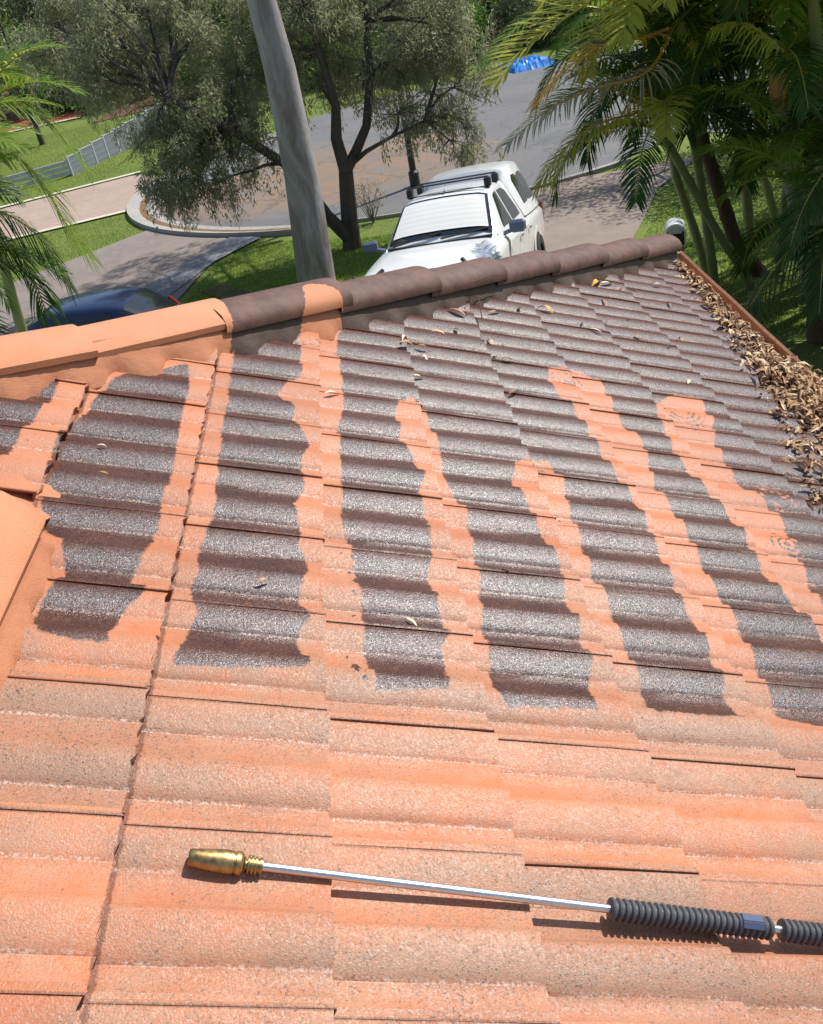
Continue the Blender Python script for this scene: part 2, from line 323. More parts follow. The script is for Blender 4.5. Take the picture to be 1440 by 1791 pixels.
# ------------------------------------------------------------------ HOUSE
house = empty('house', (0, 0, -3.45))
tag(house, 'house with orange concrete tile hip roof, half washed in stripes, filling the foreground', 'house')
PROF = [(-.06, -.0030), (0, -.0030), (.05, -.0048), (.10, -.0080), (.15, -.0118), (.20, -.0165), (.228, -.0198), (.238, -.0218), (.32, -.0216), (.425, -.021),
        (.450, -.0155), (.470, -.0070), (.488, -.0015), (.505, 0), (.55, -.0010), (.60, -.0034), (.65, -.0070), (.70, -.0115), (.74, -.0163), (.757, -.0197), (.766, -.0218), (.84, -.0216), (.915, -.021),
        (.942, -.0145), (.965, -.0045), (.982, -.0003), (1.0, -.0008), (1.0, -.0062)]
def tile_mesh(seed, jag=1.0):
    r = random.Random(seed); xs = [-G - .05, -G * .75, -G * .5, -G * .25, 0]; vs = []; fs = []; k = len(PROF)
    for i, x in enumerate(xs):
        for (w_, h) in PROF:
            y = TW * (1 - w_); xx = x + (r.uniform(-.0035, .0015) * jag if i == 4 else 0); zz = h + x / G * .0215 + (r.uniform(-.0006, .0006))
            if i == 4: zz -= .0012
            vs.append((xx, y, zz))
    for i in range(len(xs) - 1):
        for j in range(k - 1): fs.append((i * k + j, i * k + j + 1, (i + 1) * k + j + 1, (i + 1) * k + j)[::-1])
    b = len(vs); e = (len(xs) - 1) * k
    for j in range(k): x, y, z = vs[e + j]; vs.append((x - .002 + r.uniform(-.002, .001), y, z - .0175))
    for j in range(k - 1): fs.append((e + j, e + j + 1, b + j + 1, b + j)[::-1])
    me = bpy.data.meshes.new('roof_tile'); me.from_pydata(vs, [], fs); me.update()
    me.polygons.foreach_set('use_smooth', [True] * len(me.polygons)); me.set_sharp_from_angle(angle=R(40)); me.materials.append(M_TILE)
    # outward faces up
    bm = bmesh.new(); bm.from_mesh(me); bm.normal_update()
    if sum(f.normal.z for f in bm.faces) < 0: bmesh.ops.reverse_faces(bm, faces=bm.faces)
    bm.to_mesh(me); bm.free(); return me
TM = [tile_mesh(i) for i in range(6)]; TJ = [tile_mesh(20 + i, 2.4) for i in range(6)]
# plan normal of the vertical plane through the hip line (points to the far side)
hdir = Vector((c24, HB, -s24)).normalized(); hp = RW(0, HA)
hn = Vector((-HB, c24, 0)).normalized()
def cut(me, mw, co, no):
    bm = bmesh.new(); bm.from_mesh(me); bm.transform(mw)
    bmesh.ops.bisect_plane(bm, geom=bm.verts[:] + bm.edges[:] + bm.faces[:], plane_co=co, plane_no=no, clear_outer=True)
    if not bm.faces: bm.free(); return None
    bm.transform(mw.inverted()); m2 = bpy.data.meshes.new('roof_tile'); bm.to_mesh(m2); bm.free()
    for m in me.materials:
        if not m2.materials: m2.materials.append(m)
    return m2
for e in range(-3, 9):
    for k in range(-2, 20):
        u = e * G; v = k * TW
        if e <= -1 and v < .95 and not (e == -1 and False):
            continue
        if v > HA + HB * u + .05: continue
        mt = RM(u - (.064 if e == 8 else 0) + rnd.uniform(-.003, .003), v + rnd.uniform(-.0012, .0012), rnd.uniform(-.0014, .0010)) @ Matrix.Rotation(R(rnd.uniform(-.35, .35)), 4, 'Z') @ Matrix.Rotation(R(rnd.uniform(-.3, .3)), 4, 'X')
        me = (TJ if e in (0, -1) else TM)[rnd.randrange(6)]
        if v + TW > HA + HB * (u - G) - .1:
            me = cut(me, mt, hp - hn * .02, hn)
            if me is None: continue
        o = bpy.data.objects.new('roof_tile', me); COL.objects.link(o); o.matrix_basis = mt; adopt(o, house)
def wob(x, s=1.0): return math.sin(x * 37.1 * s) * .5 + math.sin(x * 91.7 * s + 1.3) * .3 + math.sin(x * 211 * s + .4) * .2
# underlay on both slopes (keeps light out of the joints)
d2 = Vector((0, math.cos(R(20.6)), -math.sin(R(20.6))))
def hipP(u, n=0): return RW(u, HA + HB * u) + Vector((0, 0, n))
a0, a1 = hipP(-2.2, -.05), hipP(2.60, -.05)
o = mesh('roof_underlay', [a0, a1, RW(2.60, -1.2) + Vector((0, 0, -.05)), RW(-2.2, -1.2) + Vector((0, 0, -.05))], [(0, 3, 2, 1)], M_UNDER); adopt(o, house)
# far slope: rolls and course steps, in one piece
fv = []; ff = []; dd = []
t0 = 0
cs = []
Lfar = 7.2
nx, ny = 150, 44
for j in range(ny):
    q = j // 2; s_ = (q + (j % 2)) * G * .985 + (.0 if j % 2 else .001); hh = .0 if j % 2 else -.02
    for i in range(nx * 2 + 1):
        x = -5 + i * .025 * 1.0; ph = (x / .15) % 1
        z = -.02 + .02 * max(0, math.cos((ph - .5) * math.pi * 1.6)) ** .7
        base = Vector((x, hp.y, hp.z)) ; pt = Vector((x, HA, 0)) + d2 * (s_ - 3.6)
        nn = Vector((0, math.sin(R(20.6)), math.cos(R(20.6))))
        fv.append(pt + nn * (z + hh))
w2 = nx * 2 + 1
for j in range(ny - 1):
    for i in range(w2 - 1): ff.append((j * w2 + i, j * w2 + i + 1, (j + 1) * w2 + i + 1, (j + 1) * w2 + i))
fo = mesh('far_slope_tiles', fv, ff, M_TILE, None)
bm = bmesh.new(); bm.from_mesh(fo.data)
bmesh.ops.bisect_plane(bm, geom=bm.verts[:] + bm.edges[:] + bm.faces[:], plane_co=hp + hn * .03, plane_no=hn, clear_inner=True)
bmesh.ops.bisect_plane(bm, geom=bm.verts[:] + bm.edges[:] + bm.faces[:], plane_co=hipP(2.635), plane_no=(0, 1, 0), clear_outer=True)
bm.to_mesh(fo.data); bm.free(); adopt(fo, house); fo['kind'] = 'stuff'
# cap profile (across, up)
CPROF = [(-.105, .006), (-.107, .024), (-.099, .033), (-.072, .0505), (-.045, .0675), (-.024, .0775), (0, .0815), (.024, .0775), (.045, .0675), (.072, .0505), (.099, .033), (.107, .024), (.105, .006)]
RPROF = [(1.07 * a, 1.10 * z) for a, z in ((-.105, .006), (-.107, .024), (-.100, .040), (-.085, .056), (-.065, .0675), (-.043, .0755), (-.022, .080), (0, .0815), (.022, .080), (.043, .0755), (.065, .0675), (.085, .056), (.100, .040), (.107, .024), (.105, .006))]
def cap_mesh(L, flare=.010, prof=None):
    CPR = prof or CPROF; vs = []; fs = []; k = len(CPR); xs = [-.05, 0, L * .5, L - .068, L - .06, L]
    for i, x in enumerate(xs):
        lift = flare * max(0, x) / L ; sc_ = 1 + .06 * max(0, x) / L
        for (a, z) in CPR: vs.append((x, a * sc_, z * sc_ + lift + rnd.uniform(-.0005, .0005)))
    for i in range(len(xs) - 1):
        for j in range(k - 1): fs.append((i * k + j, (i + 1) * k + j, (i + 1) * k + j + 1, i * k + j + 1))
    b = len(vs); e = (len(xs) - 1) * k
    for j in range(k): x, y, z = vs[e + j]; vs.append((x - .001, y * .93, z - .013))
    for j in range(k - 1): fs.append((e + j, b + j, b + j + 1, e + j + 1))
    fs.append(tuple(range(b, b + k)))
    me = bpy.data.meshes.new('ridge_cap'); me.from_pydata(vs, [], fs); me.update()
    bm = bmesh.new(); bm.from_mesh(me); bmesh.ops.recalc_face_normals(bm, faces=bm.faces)
    if sum(f.normal.z for f in bm.faces) < 0: bmesh.ops.reverse_faces(bm, faces=bm.faces)
    bm.to_mesh(me); bm.free(); me.polygons.foreach_set('use_smooth', [True] * len(me.polygons)); me.set_sharp_from_angle(angle=R(30)); me.materials.append(M_CAP)
    return me
hz = (NV + Vector((0, math.sin(R(20.6)), math.cos(R(20.6))))).normalized(); hz = (hz - hdir * hz.dot(hdir)).normalized(); hy = hz.cross(hdir)
joints = [-1.20, -.81, -.42, -.03, .37, .77, 1.13, 1.48, 1.87, 2.22, 2.56]
for a, b in zip(joints, joints[1:]):
    p = hipP(a) + hz * (-.004 if b > .3 else -.014); L = (hipP(b) - hipP(a)).length + .012
    mw = Matrix([[hdir[i], hy[i], hz[i], p[i]] for i in range(3)] + [[0, 0, 0, 1]]) @ Matrix.Rotation(R(rnd.uniform(-.6, .6)), 4, 'Z')
    o = bpy.data.objects.new('ridge_cap', cap_mesh(L, .010 if b < -.3 else .026, None) if b < .3 else cap_mesh(L, .024, RPROF)); COL.objects.link(o); o.matrix_basis = mw; adopt(o, house)
# mortar bedding along the near side of the hip
vs = []; fs = []; uu = np.arange(-1.3, 2.57, .012)
for i, u in enumerate(uu):
    P0 = hipP(u); v = HA + HB * u; w_ = wob(u)
    # outward on the near slope, perpendicular to the hip
    side = -hy if (-hy).y < 0 else hy
    fr = ((v - .17) / TW) % 1
    roll = .010 * math.cos(2 * math.pi * (fr * 2))
    pts = [P0 + side * .074 + hz * .040, P0 + side * (.103 + .001 * w_) + hz * (.004), P0 + side * (.112 + .002 * w_) + hz * (-.022),
           P0 + side * (.124 + .008 * w_ + roll * .5) + hz * (-.040), P0 + side * (.136 + .014 * w_ + roll) + hz * (-.080)]
    vs += pts
for i in range(len(uu) - 1):
    for j in range(4): fs.append((i * 5 + j, i * 5 + j + 1, i * 5 + 6 + j, i * 5 + 5 + j))
o = mesh('mortar_bed', vs, fs, M_MORT, None, True); adopt(o, house)
# short ridge at the left edge of the picture: caps running towards the viewer, mortar round its end
for i in range(4):
    v = 1.00 - i * .42
    mw = Matrix([[0, UV[0], NV[0], RW(-.392, v - .40, .022)[0]], [1, UV[1], NV[1], RW(-.392, v - .40, .022)[1]], [0, UV[2], NV[2], RW(-.392, v - .40, .022)[2]], [0, 0, 0, 1]])
    o = bpy.data.objects.new('ridge_cap', cap_mesh(.41, .004)); COL.objects.link(o); o.matrix_basis = mw @ Matrix.Diagonal((1, 1.0, 1, 1)); adopt(o, house)
vs = []; fs = []; ys = np.arange(-.8, 1.15, .012)
for i, y in enumerate(ys):
    w_ = wob(y, .8); rnd_end = max(0, (y - 1.00) / .14); wd = 1 - rnd_end ** 2.2 if rnd_end < 1 else 0
    roll = .012 * math.cos(4 * math.pi * (y / TW))
    for q, (a, z) in enumerate(((-.40, .055 - .05 * rnd_end), (-.305, .034 - .03 * rnd_end), (-.288, .015 - .012 * rnd_end), (-.276, -.004), (-.256 + .006 * w_ + roll * .3, -.013), (-.246 + .008 * w_ + roll * .4, -.035))):
        uu_ = -.60 + (a + .60) * (1 if q == 0 else (.35 + .65 * wd)) if rnd_end > 0 else a
        vs.append(RW(uu_, y, z + .002 * wob(y + q, 1.7)))
for i in range(len(ys) - 1):
    for j in range(5): fs.append((i * 6 + j, i * 6 + j + 1, i * 6 + 7 + j, i * 6 + 6 + j))
# mound left of the ridge end
o = mesh('mortar_bed', vs, fs, M_MORT, None, True); adopt(o, house)
vs = []; fs = []
for i in range(30):
    for j in range(24):
        u = -1.28 + i * .034; v = .93 + j * .0155; z = .055 * math.exp(-((v - 1.05) / .075) ** 2) - .016 + .003 * wob(u + v) - .045 * max(0, (u + .40) * 5)
        vs.append(RW(u, v, z))
for i in range(29):
    for j in range(23): fs.append((i * 24 + j, (i + 1) * 24 + j, (i + 1) * 24 + j + 1, i * 24 + j + 1))
o = mesh('mortar_bed', vs, fs, M_MORT, None, True); adopt(o, house)
# gutter: rusty orange outer lip, fascia, soffit, walls
M_GUT = NT('gutter_metal'); _n = M_GUT.noise(30, 5, .7)
M_GUT.set(Base_Color=M_GUT.mix(M_GUT.ramp(_n, .35, .65), (.42, .19, .09), (.52, .29, .17)), Roughness=.55); M_GUT = M_GUT.m
eu = 2.635; ez = RW(eu, 0).z; ex = RW(eu, 0).x; ey = HA + HB * eu
gp = [(-.01, -.085), (-.01, -.21), (.09, -.21), (.112, -.19), (.112, -.070), (.124, -.060), (.130, -.068), (.118, -.078), (.116, -.215), (-.02, -.215)]
def gutter(name, along0, along1, axis):
    vs = []; fs = []; k = len(gp)
    n = 30
    for i in range(n + 1):
        t = along0 + (along1 - along0) * i / n
        for (a, z) in gp:
            dz = .003 * wob(t * .2)
            if axis == 'y': vs.append((ex + a, t + (0 if i < n else a), ez + z + dz))
            else: vs.append((t + (0 if i < n else a), ey + a, ez + z + dz))
    for i in range(n):
        for j in range(k): fs.append((i * k + j, i * k + (j + 1) % k, (i + 1) * k + (j + 1) % k, (i + 1) * k + j))
    o = mesh(name, vs, fs, M_GUT); adopt(o, house)
gutter('gutter', -2.5, ey, 'y'); gutter('gutter', -6, ex, 'x')
mb = MB(); mb.box((ex - .02, (ey - 2.5) / 2, ez - .16), (.03, ey + 2.5 - .05, .22)); mb.box(((ex - 6) / 2 - .02, ey - .02, ez - .16), (ex + 6 - .0, .03, .22))
o = mb.build('fascia', M_FASC); adopt(o, house)
mb = MB(); mb.box(((ex - 6) / 2 - .05, (ey - 2.5) / 2, ez - .28), (ex + 5.9, ey + 2.4, .02)); o = mb.build('soffit', M_FASC); adopt(o, house)
mb = MB(); mb.box(((ex - .5 - 6) / 2, (ey - .5 - 2.5) / 2, (ez - .3 - 3.5) / 2), (ex + 5.5, ey + 2.0, abs(-3.5 - (ez - .3)) + .0)); o = mb.build('wall', M_WALL); adopt(o, house)
# ------------------------------------------------------------------ pressure washer lance lying on the tiles
M_BRASS = NT('brass'); _f = M_BRASS.noise(90, 4, .6)
M_BRASS.set(Base_Color=M_BRASS.mix(M_BRASS.ramp(_f, .35, .7), (.30, .20, .075), (.50, .36, .16)), Metallic=1.0, Roughness=M_BRASS.fmix(_f, .28, .55)); M_BRASS = M_BRASS.m
M_STEEL = simple('steel_tube', (.66, .65, .64), .34, 1, .18, 60, .0004, 200)
M_RUB = simple('ribbed_rubber', (.10, .10, .105), .40, 0, .25, 60, .0006, 300, .5)
M_STICK = simple('blue_grey_plastic', (.06, .08, .13), .3)
pa = RW(.1096, .2430, -.0160); pb = RW(1.9071, .1535, .0120)
lx = (pb - pa).normalized(); lz = (NV - lx * NV.dot(lx)).normalized(); ly = lz.cross(lx)
LM = Matrix([[lx[i], ly[i], lz[i], pa[i]] for i in range(3)] + [[0, 0, 0, 1]])
lance = empty('pressure_washer_lance', mat=LM)
tag(lance, 'steel pressure washer lance with brass nozzle and black ribbed grips lying across the orange tiles', 'pressure washer lance')
b = MB(); b.lathe([(.0, .0035), (.0, .0125), (.003, .0142), (.02, .0158), (.04, .0180), (.055, .0190), (.066, .0190), (.071, .0183), (.072, .0170), (.0735, .0170), (.0745, .0190), (.081, .0190), (.083, .0180), (.086, .0150), (.086, .006)], 28)
b.build('nozzle', M_BRASS, lance, True)
b = MB(); b.lathe([(.085, .0075), (.0875, .0125), (.0885, .0128), (.0895, .008), (.092, .008), (.0925, .0145), (.0955, .0148), (.0965, .0115), (.098, .0115), (.0985, .0145), (.1015, .0145), (.1025, .0115), (.104, .0115), (.1045, .0142), (.1075, .0142), (.1085, .0110), (.1115, .0110), (.112, .0130), (.116, .0130), (.117, .0075)], 6 * 4)
b.build('coupling', M_BRASS, lance, True)
b = MB(); b.lathe([(.112, .0072), (.7, .0072), (1.05, .0072), (1.82, .0072)], 20); b.build('tube', M_STEEL, lance, True)
def grip(x0, x1):
    b = MB(); n = round((x1 - x0) / .0113); s = (x1 - x0) / n; pr = [(x0, .0085)]
    for i in range(n):
        x = x0 + i * s
        pr += [(x + s * .02, .0142), (x + s * .12, .0185), (x + s * .34, .0200), (x + s * .56, .0185), (x + s * .66, .0142), (x + s * .98, .0138)]
    pr.append((x1, .0085)); b.lathe(pr, 28); return b.build('grip', M_RUB, lance, True)
gA = grip(.702, .999); gB = grip(1.017, 1.44)
b = MB(); b.box((.955, 0, .0200), (.040, .016, .005), bev=.0015); b.box((.955, -.012, .0165), (.040, .012, .004), Matrix.Rotation(R(38), 3, 'X'), .001); b.build('maker_plate', M_STICK, gA)

b = MB(); b.box((1.90, 0, -.002), (.22, .034, .046), None, .008); b.box((1.97, .045, -.004), (.045, .11, .032), Matrix.Rotation(R(-18), 3, 'Z'), .008); b.build('trigger_gun', M_RUB, lance)
b = MB(); b.tube([(1.93, .03, 0), (1.90, .06, 0), (1.88, .075, 0)], .004, 6); b.build('trigger', M_STICK, lance)
# ------------------------------------------------------------------ leaves lying on the roof
def leafbits(name, c1, c2, rough=.6):
    t = NT(name); r = t.n('NewGeometry').outputs['Random Per Island']; oi = t.n('ObjectInfo').outputs['Random']
    f = t.math('FRACT', t.math('ADD', r, oi)); c = t.mix(f, c1, c2); c = t.mix(t.ramp(t.math('FRACT', t.math('MULTIPLY', f, 7.3)), .82, .86), c, (.80, .62, .36))
    c = t.mix(t.math('MULTIPLY', t.noise(60, 3), .45), c, (.16, .07, .03)); t.set(Base_Color=c, Roughness=rough); return t.m
M_DRY = leafbits('dry_leaf', (.20, .085, .035), (.60, .37, .17)); M_YEL = simple('yellow_leaf', (.75, .42, .06), .5); M_PALE = simple('pale_leaf', (.78, .62, .42), .55); M_TWIG = simple('dark_twig', (.10, .04, .025), .7)
def leaf_geo(r, L, W, curl, twist, nseg=4):
    vs = []; fs = []
    for i in range(nseg + 1):
        t = i / nseg; wd = W * math.sin(math.pi * (.08 + .86 * t)) ** .8; a = curl * (t - .5)
        x = L * (t - .5); z = abs(curl) * L * .25 * (1 - 4 * (t - .5) ** 2); tw = twist * (t - .5)
        for s in (-1, 0, 1):
            y = s * wd * .5; zz = z + (abs(s) * wd * .25)
            vs.append((x, y * math.cos(tw) - zz * math.sin(tw) * .5, zz * math.cos(tw) + y * math.sin(tw)))
    for i in range(nseg):
        for j in range(2): fs.append((i * 3 + j, i * 3 + j + 1, i * 3 + 4 + j, i * 3 + 3 + j))
    return vs, fs
def surf(u, v):  # approximate tile surface height in the roof frame
    w_ = 1 - ((v / TW) % 1); h = 0
    for (a, ha), (b_, hb) in zip(PROF, PROF[1:]):
        if a <= w_ <= b_ and b_ > a: h = ha + (hb - ha) * (w_ - a) / (b_ - a); break
    q = (u / G) % 1
    return h - .0215 * (1 - q)
KL = {0: ('curled brown dry leaf', M_DRY), 1: ('curled tan dry leaf', M_DRY), 2: ('bright yellow fallen leaf', M_YEL), 3: ('small dark seed husk', M_TWIG)}
ORD = ['fallen_leaf', 'fallen_leaf', 'fallen_leaf', 'seed_husk']
places = []
def leaf_label(k, u, v):
    row = int((HA + HB * u - v) / TW); col = int((2.78 - u) / G)
    a = 'touching the hip caps' if row < 1 else ('%s tiles from hip caps' % ['one', 'two', 'three', 'four', 'five', 'six', 'seven', 'eight', 'nine', 'ten'][min(row, 10) - 1])
    b_ = 'beside gutter' if col < 1 else ('%s courses from gutter' % ['one', 'two', 'three', 'four', 'five', 'six', 'seven', 'eight', 'nine', 'ten'][min(col, 10) - 1])
    return '%s, %s, %s' % (KL[k][0], b_, a)
for i, (u, v, k) in enumerate(LEAVES):
    if u > 2.75: continue
    L = {0: .055, 1: .075, 2: .085, 3: .022}[k] * rnd.uniform(.8, 1.25) * (.5 if v < 1.7 else .85); Wd = L * (.22 if k != 3 else .6) * rnd.uniform(.8, 1.4)
    vs, fs = leaf_geo(rnd, L, Wd, rnd.uniform(.3, 1.1), rnd.uniform(-1, 1), 6)
    m = RM(u, v, surf(u, v) + .006) @ Matrix.Rotation(rnd.uniform(0, 6.3), 4, 'Z') @ Matrix.Rotation(rnd.uniform(-.12, .12), 4, 'Y')
    o = mesh(ORD[k], vs, fs, M_PALE if (k < 2 and i % 3 == 0) else KL[k][1]); o.matrix_basis = m
    lab = leaf_label(k, u, v)
    if k < 2 and i % 3 == 0: lab = lab.replace('brown dry leaf', 'pale dry leaf').replace('tan dry leaf', 'pale dry leaf')
    tag(o, lab, 'leaf' if k < 3 else 'seed', 'leaves scattered on the roof tiles' if k < 3 else 'seed husks on the roof tiles')
import collections
gl = collections.defaultdict(list)
for o in COL.objects:
    if o.name.startswith(('fallen_leaf', 'seed_husk')): gl[o['label']].append(o)
for lab, os_ in gl.items():
    if len(os_) > 1:
        os_.sort(key=lambda q: q.matrix_basis.translation.x)
        wd = ['uppermost', 'lowermost'] if len(os_) == 2 else ['uppermost', 'middle', 'lowermost', 'lowest'][:len(os_)]
        for q, a in zip(os_, wd): q['label'] = a + ' ' + lab
# twigs
for (pts, lab) in (([(1.17, 3.50, .09), (1.10, 3.42, .10), (1.00, 3.30, .085)], 'thin bent brown twig lying on top of the dark hip caps'),
                   ([(1.02, 3.36, .01), (1.03, 3.22, .045), (1.04, 3.10, .0)], 'thin upright twig standing against the mortar below the hip caps')):
    b = MB(); b.tube([RW(*p) for p in pts], .0025, 5); o = b.build('twig', M_TWIG); tag(o, lab, 'twig')
# leaf litter filling the gutter and spilling onto the tile ends
r2 = random.Random(5); V = []; F = []
def add_leaf(u, v, n, L):
    vs, fs = leaf_geo(r2, L, L * r2.uniform(.18, .42), r2.uniform(.2, 1.3), r2.uniform(-1.5, 1.5), 2)
    m = RM(u, v, n) @ Matrix.Rotation(r2.uniform(0, 6.3), 4, 'Z') @ Matrix.Rotation(r2.gauss(0, .24), 4, 'Y') @ Matrix.Rotation(r2.gauss(0, .32), 4, 'X')
    b0 = len(V); V.extend([m @ Vector(p) for p in vs]); F.extend([tuple(q + b0 for q in f) for f in fs])
def reach(v):  # how far up the slope the litter lies
    return max(.03, min(.62, .06 + .10 * (4.8 - v) if v > 3.3 else .21 + .28 * (3.3 - v))) + .05 * wob(v * 1.2) if v > 1.9 else .05
cnt = 0
while cnt < 11500:
    v = r2.uniform(1.9, 4.95) if r2.random() < .93 else r2.uniform(-.6, 1.9); rr = reach(v); u = 2.765 - (r2.random() ** 1.25) * (.14 + rr)
    if u < 2.635:
        dpt = (2.635 - u) / max(.05, rr)
        if r2.random() < dpt * .75 or (wob(u * 3 + v * 2.3) + wob(v * 5.1 - u)) < -.25: continue
        n = surf(min(u, 2.69) + .06, v) + .006 + r2.random() * (.030 if v < 3.4 else .012) * (1 - dpt)
    else:
        if v > 4.75 and r2.random() < .6: continue
        n = -.135 - .035 * (v > 4.0) + r2.random() * (.065 if v < 4.0 else .045)
        u = min(u, 2.755 + .0 * n)
    add_leaf(u, v, n, r2.uniform(.016, .062)); cnt += 1
for _ in range(700):
    v = r2.uniform(2.2, 3.4); add_leaf(r2.gauss(2.56, .09), v, surf(2.6, v) + .01 + abs(r2.gauss(.02, .02)), r2.uniform(.035, .075))
for _ in range(45): add_leaf(r2.gauss(2.42, .035), r2.gauss(2.37, .05), -.005 + r2.random() * .02, r2.uniform(.03, .07))
o = mesh('leaf_litter', V, F, M_DRY); tag(o, 'dry brown leaf litter piled along the gutter and spilling onto the tile ends', 'leaf litter', None, 'stuff')
# dark muck under the litter
mb = MB(); mb.box((ex + .047, 1.0, ez - .175), (.105, 7.6, .05)); o = mb.build('gutter_muck', simple('muck', (.05, .028, .018), .95, bump=.01)); adopt(o, house); o['kind'] = 'stuff'
# ------------------------------------------------------------------ terrain
def smax(a, b, k=.35): return .5 * (a + b + math.sqrt((a - b) ** 2 + k * k))
def HZ(x, y):
    a = -3.91 - .19 * (y - 11.05); a = -smax(-a, 3.45, .3) ; lo = -5.0 - .012 * (y - 17)
    return smax(a, lo, .3) - .02
def sheet(name, poly, off, mat, step=.5, kind='structure', zf=None, parent=None):
    bm = bmesh.new(); vs = [bm.verts.new((x, y, 0)) for x, y in poly]; bm.faces.new(vs)
    x0, x1 = min(p[0] for p in poly), max(p[0] for p in poly); y0, y1 = min(p[1] for p in poly), max(p[1] for p in poly)
    def cutp(co, no): bmesh.ops.bisect_plane(bm, geom=bm.verts[:] + bm.edges[:] + bm.faces[:], plane_co=co, plane_no=no)
    y = math.ceil(y0 / step) * step
    while y < y1: cutp((0, y, 0), (0, 1, 0)); y += step if y < 24 else max(step, 4)
    if x1 - x0 < 60 and False: pass
    bmesh.ops.triangulate(bm, faces=bm.faces)
    for v in bm.verts: v.co.z = HZ(v.co.x, v.co.y) + off
    bmesh.ops.recalc_face_normals(bm, faces=bm.faces)
    if bm.faces and sum(f.normal.z * f.calc_area() for f in bm.faces) < 0: bmesh.ops.reverse_faces(bm, faces=bm.faces)
    me = bpy.data.meshes.new(name); bm.to_mesh(me); bm.free()
    o = link(name, me, parent, mat)
    if kind: o['kind'] = kind
    return o
def groundmat(name, cols, scale=1.2, rough=.9, fine=60, fs=.25, bump=.01, spec=.3):
    t = NT(name); f = t.ramp(t.noise(scale, 5, .65), .3, .7); c = t.mix(f, cols[0], cols[1])
    c = t.mix(t.math('MULTIPLY', t.ramp(t.noise(fine, 3, .7), .4, .7), fs), c, cols[2])
    c = t.mix(t.math('MULTIPLY', t.ramp(t.noise(scale * 6, 4, .6), .45, .7), .35), c, cols[2])
    t.set(Base_Color=c, Roughness=rough); t.b.inputs['Specular IOR Level'].default_value = spec
    t.l(t.bump(t.noise(fine, 3, .7), bump), t.b.inputs['Normal']); return t.m
M_GRASS = groundmat('lawn', ((.080, .13, .020), (.15, .215, .030), (.22, .23, .06)), .7, fine=14, fs=.6, bump=.06)
M_DIRT = groundmat('leafy_soil', ((.085, .05, .028), (.15, .085, .05), (.21, .13, .08)), 1.5, bump=.03)
def roadmat():
    t = NT('asphalt'); p = t.pos(); f = t.ramp(t.noise(.6, 5, .7), .3, .7); c = t.mix(f, (.135, .135, .138), (.175, .172, .172))
    c = t.mix(t.math('MULTIPLY', t.ramp(t.noise(45, 3, .8), .5, .7), .3), c, (.26, .255, .25))
    # brown washed-out dust film left by the runoff on the near side of the court
    sx = t.n('SeparateXYZ'); t.l(p, sx.inputs[0])
    dx = t.math('DIVIDE', t.math('ADD', sx.outputs[0], .3), 5.2); dy = t.math('DIVIDE', t.math('ADD', sx.outputs[1], -27.2), 4.0)
    r = t.math('SQRT', t.math('ADD', t.math('MULTIPLY', dx, dx), t.math('MULTIPLY', dy, dy)))
    st = t.ramp(t.math('ADD', r, t.math('MULTIPLY', t.math('SUBTRACT', t.noise(.45, 4, .6), .5), 1.3)), 1.05, .7)
    c = t.mix(t.math('MULTIPLY', st, t.ramp(t.noise(1.4, 5, .65), .25, .6)), c, (.25, .165, .105))
    vo = t.n('TexVoronoi', feature='DISTANCE_TO_EDGE'); vo.inputs['Scale'].default_value = .42; wv = t.n('VectorMath', operation='ADD'); t.l(p, wv.inputs[0])
    nz = t.n('TexNoise'); nz.inputs['Scale'].default_value = 1.3; nz.inputs['Detail'].default_value = 5; t.l(p, nz.inputs['Vector']); t.l(nz.outputs['Color'], wv.inputs[1]); t.l(wv.outputs[0], vo.inputs['Vector'])
    c = t.mix(t.math('MULTIPLY', t.ramp(vo.outputs['Distance'], .016, .004), .45), c, (.07, .068, .065))
    c = t.mix(t.math('MULTIPLY', t.ramp(t.noise(.16, 2, .4), .53, .56), .25), c, (.10, .10, .10))
    t.set(Base_Color=c, Roughness=.8); t.b.inputs['Specular IOR Level'].default_value = .35
    t.l(t.bump(t.noise(70, 3, .8), .01), t.b.inputs['Normal']); return t.m
M_ROAD = roadmat()
M_CONC = groundmat('pale_concrete', ((.30, .285, .26), (.40, .38, .35), (.20, .18, .16)), 1.5, fine=80, fs=.3, bump=.004)
M_PINK = groundmat('pebbled_concrete', ((.36, .27, .22), (.44, .335, .27), (.27, .2, .16)), 1, fine=40, fs=.45, bump=.006)
M_DRIVE = groundmat('brown_driveway', ((.17, .145, .13), (.24, .20, .175), (.31, .26, .22)), .8, fine=40, fs=.4, bump=.006)
M_DRIVE2 = groundmat('dirty_concrete', ((.235, .19, .155), (.31, .255, .21), (.17, .13, .10)), 1.1, fine=40, fs=.3, bump=.006)
M_STAIN = groundmat('silt_water', ((.23, .12, .05), (.32, .18, .08), (.18, .09, .04)), 3, rough=.25, fine=30, fs=.2, bump=.002, spec=.6)
M_EDGE = groundmat('cream_edging', ((.58, .52, .42), (.66, .60, .50), (.45, .40, .33)), 3, bump=.003)
M_MULCH = groundmat('red_mulch', ((.30, .07, .035), (.42, .12, .06), (.16, .05, .03)), 4, fine=20, fs=.5, bump=.05)

sheet('ground', [(-160, -60), (160, -60), (160, 260), (-160, 260)], 0, M_GRASS, 1.0)
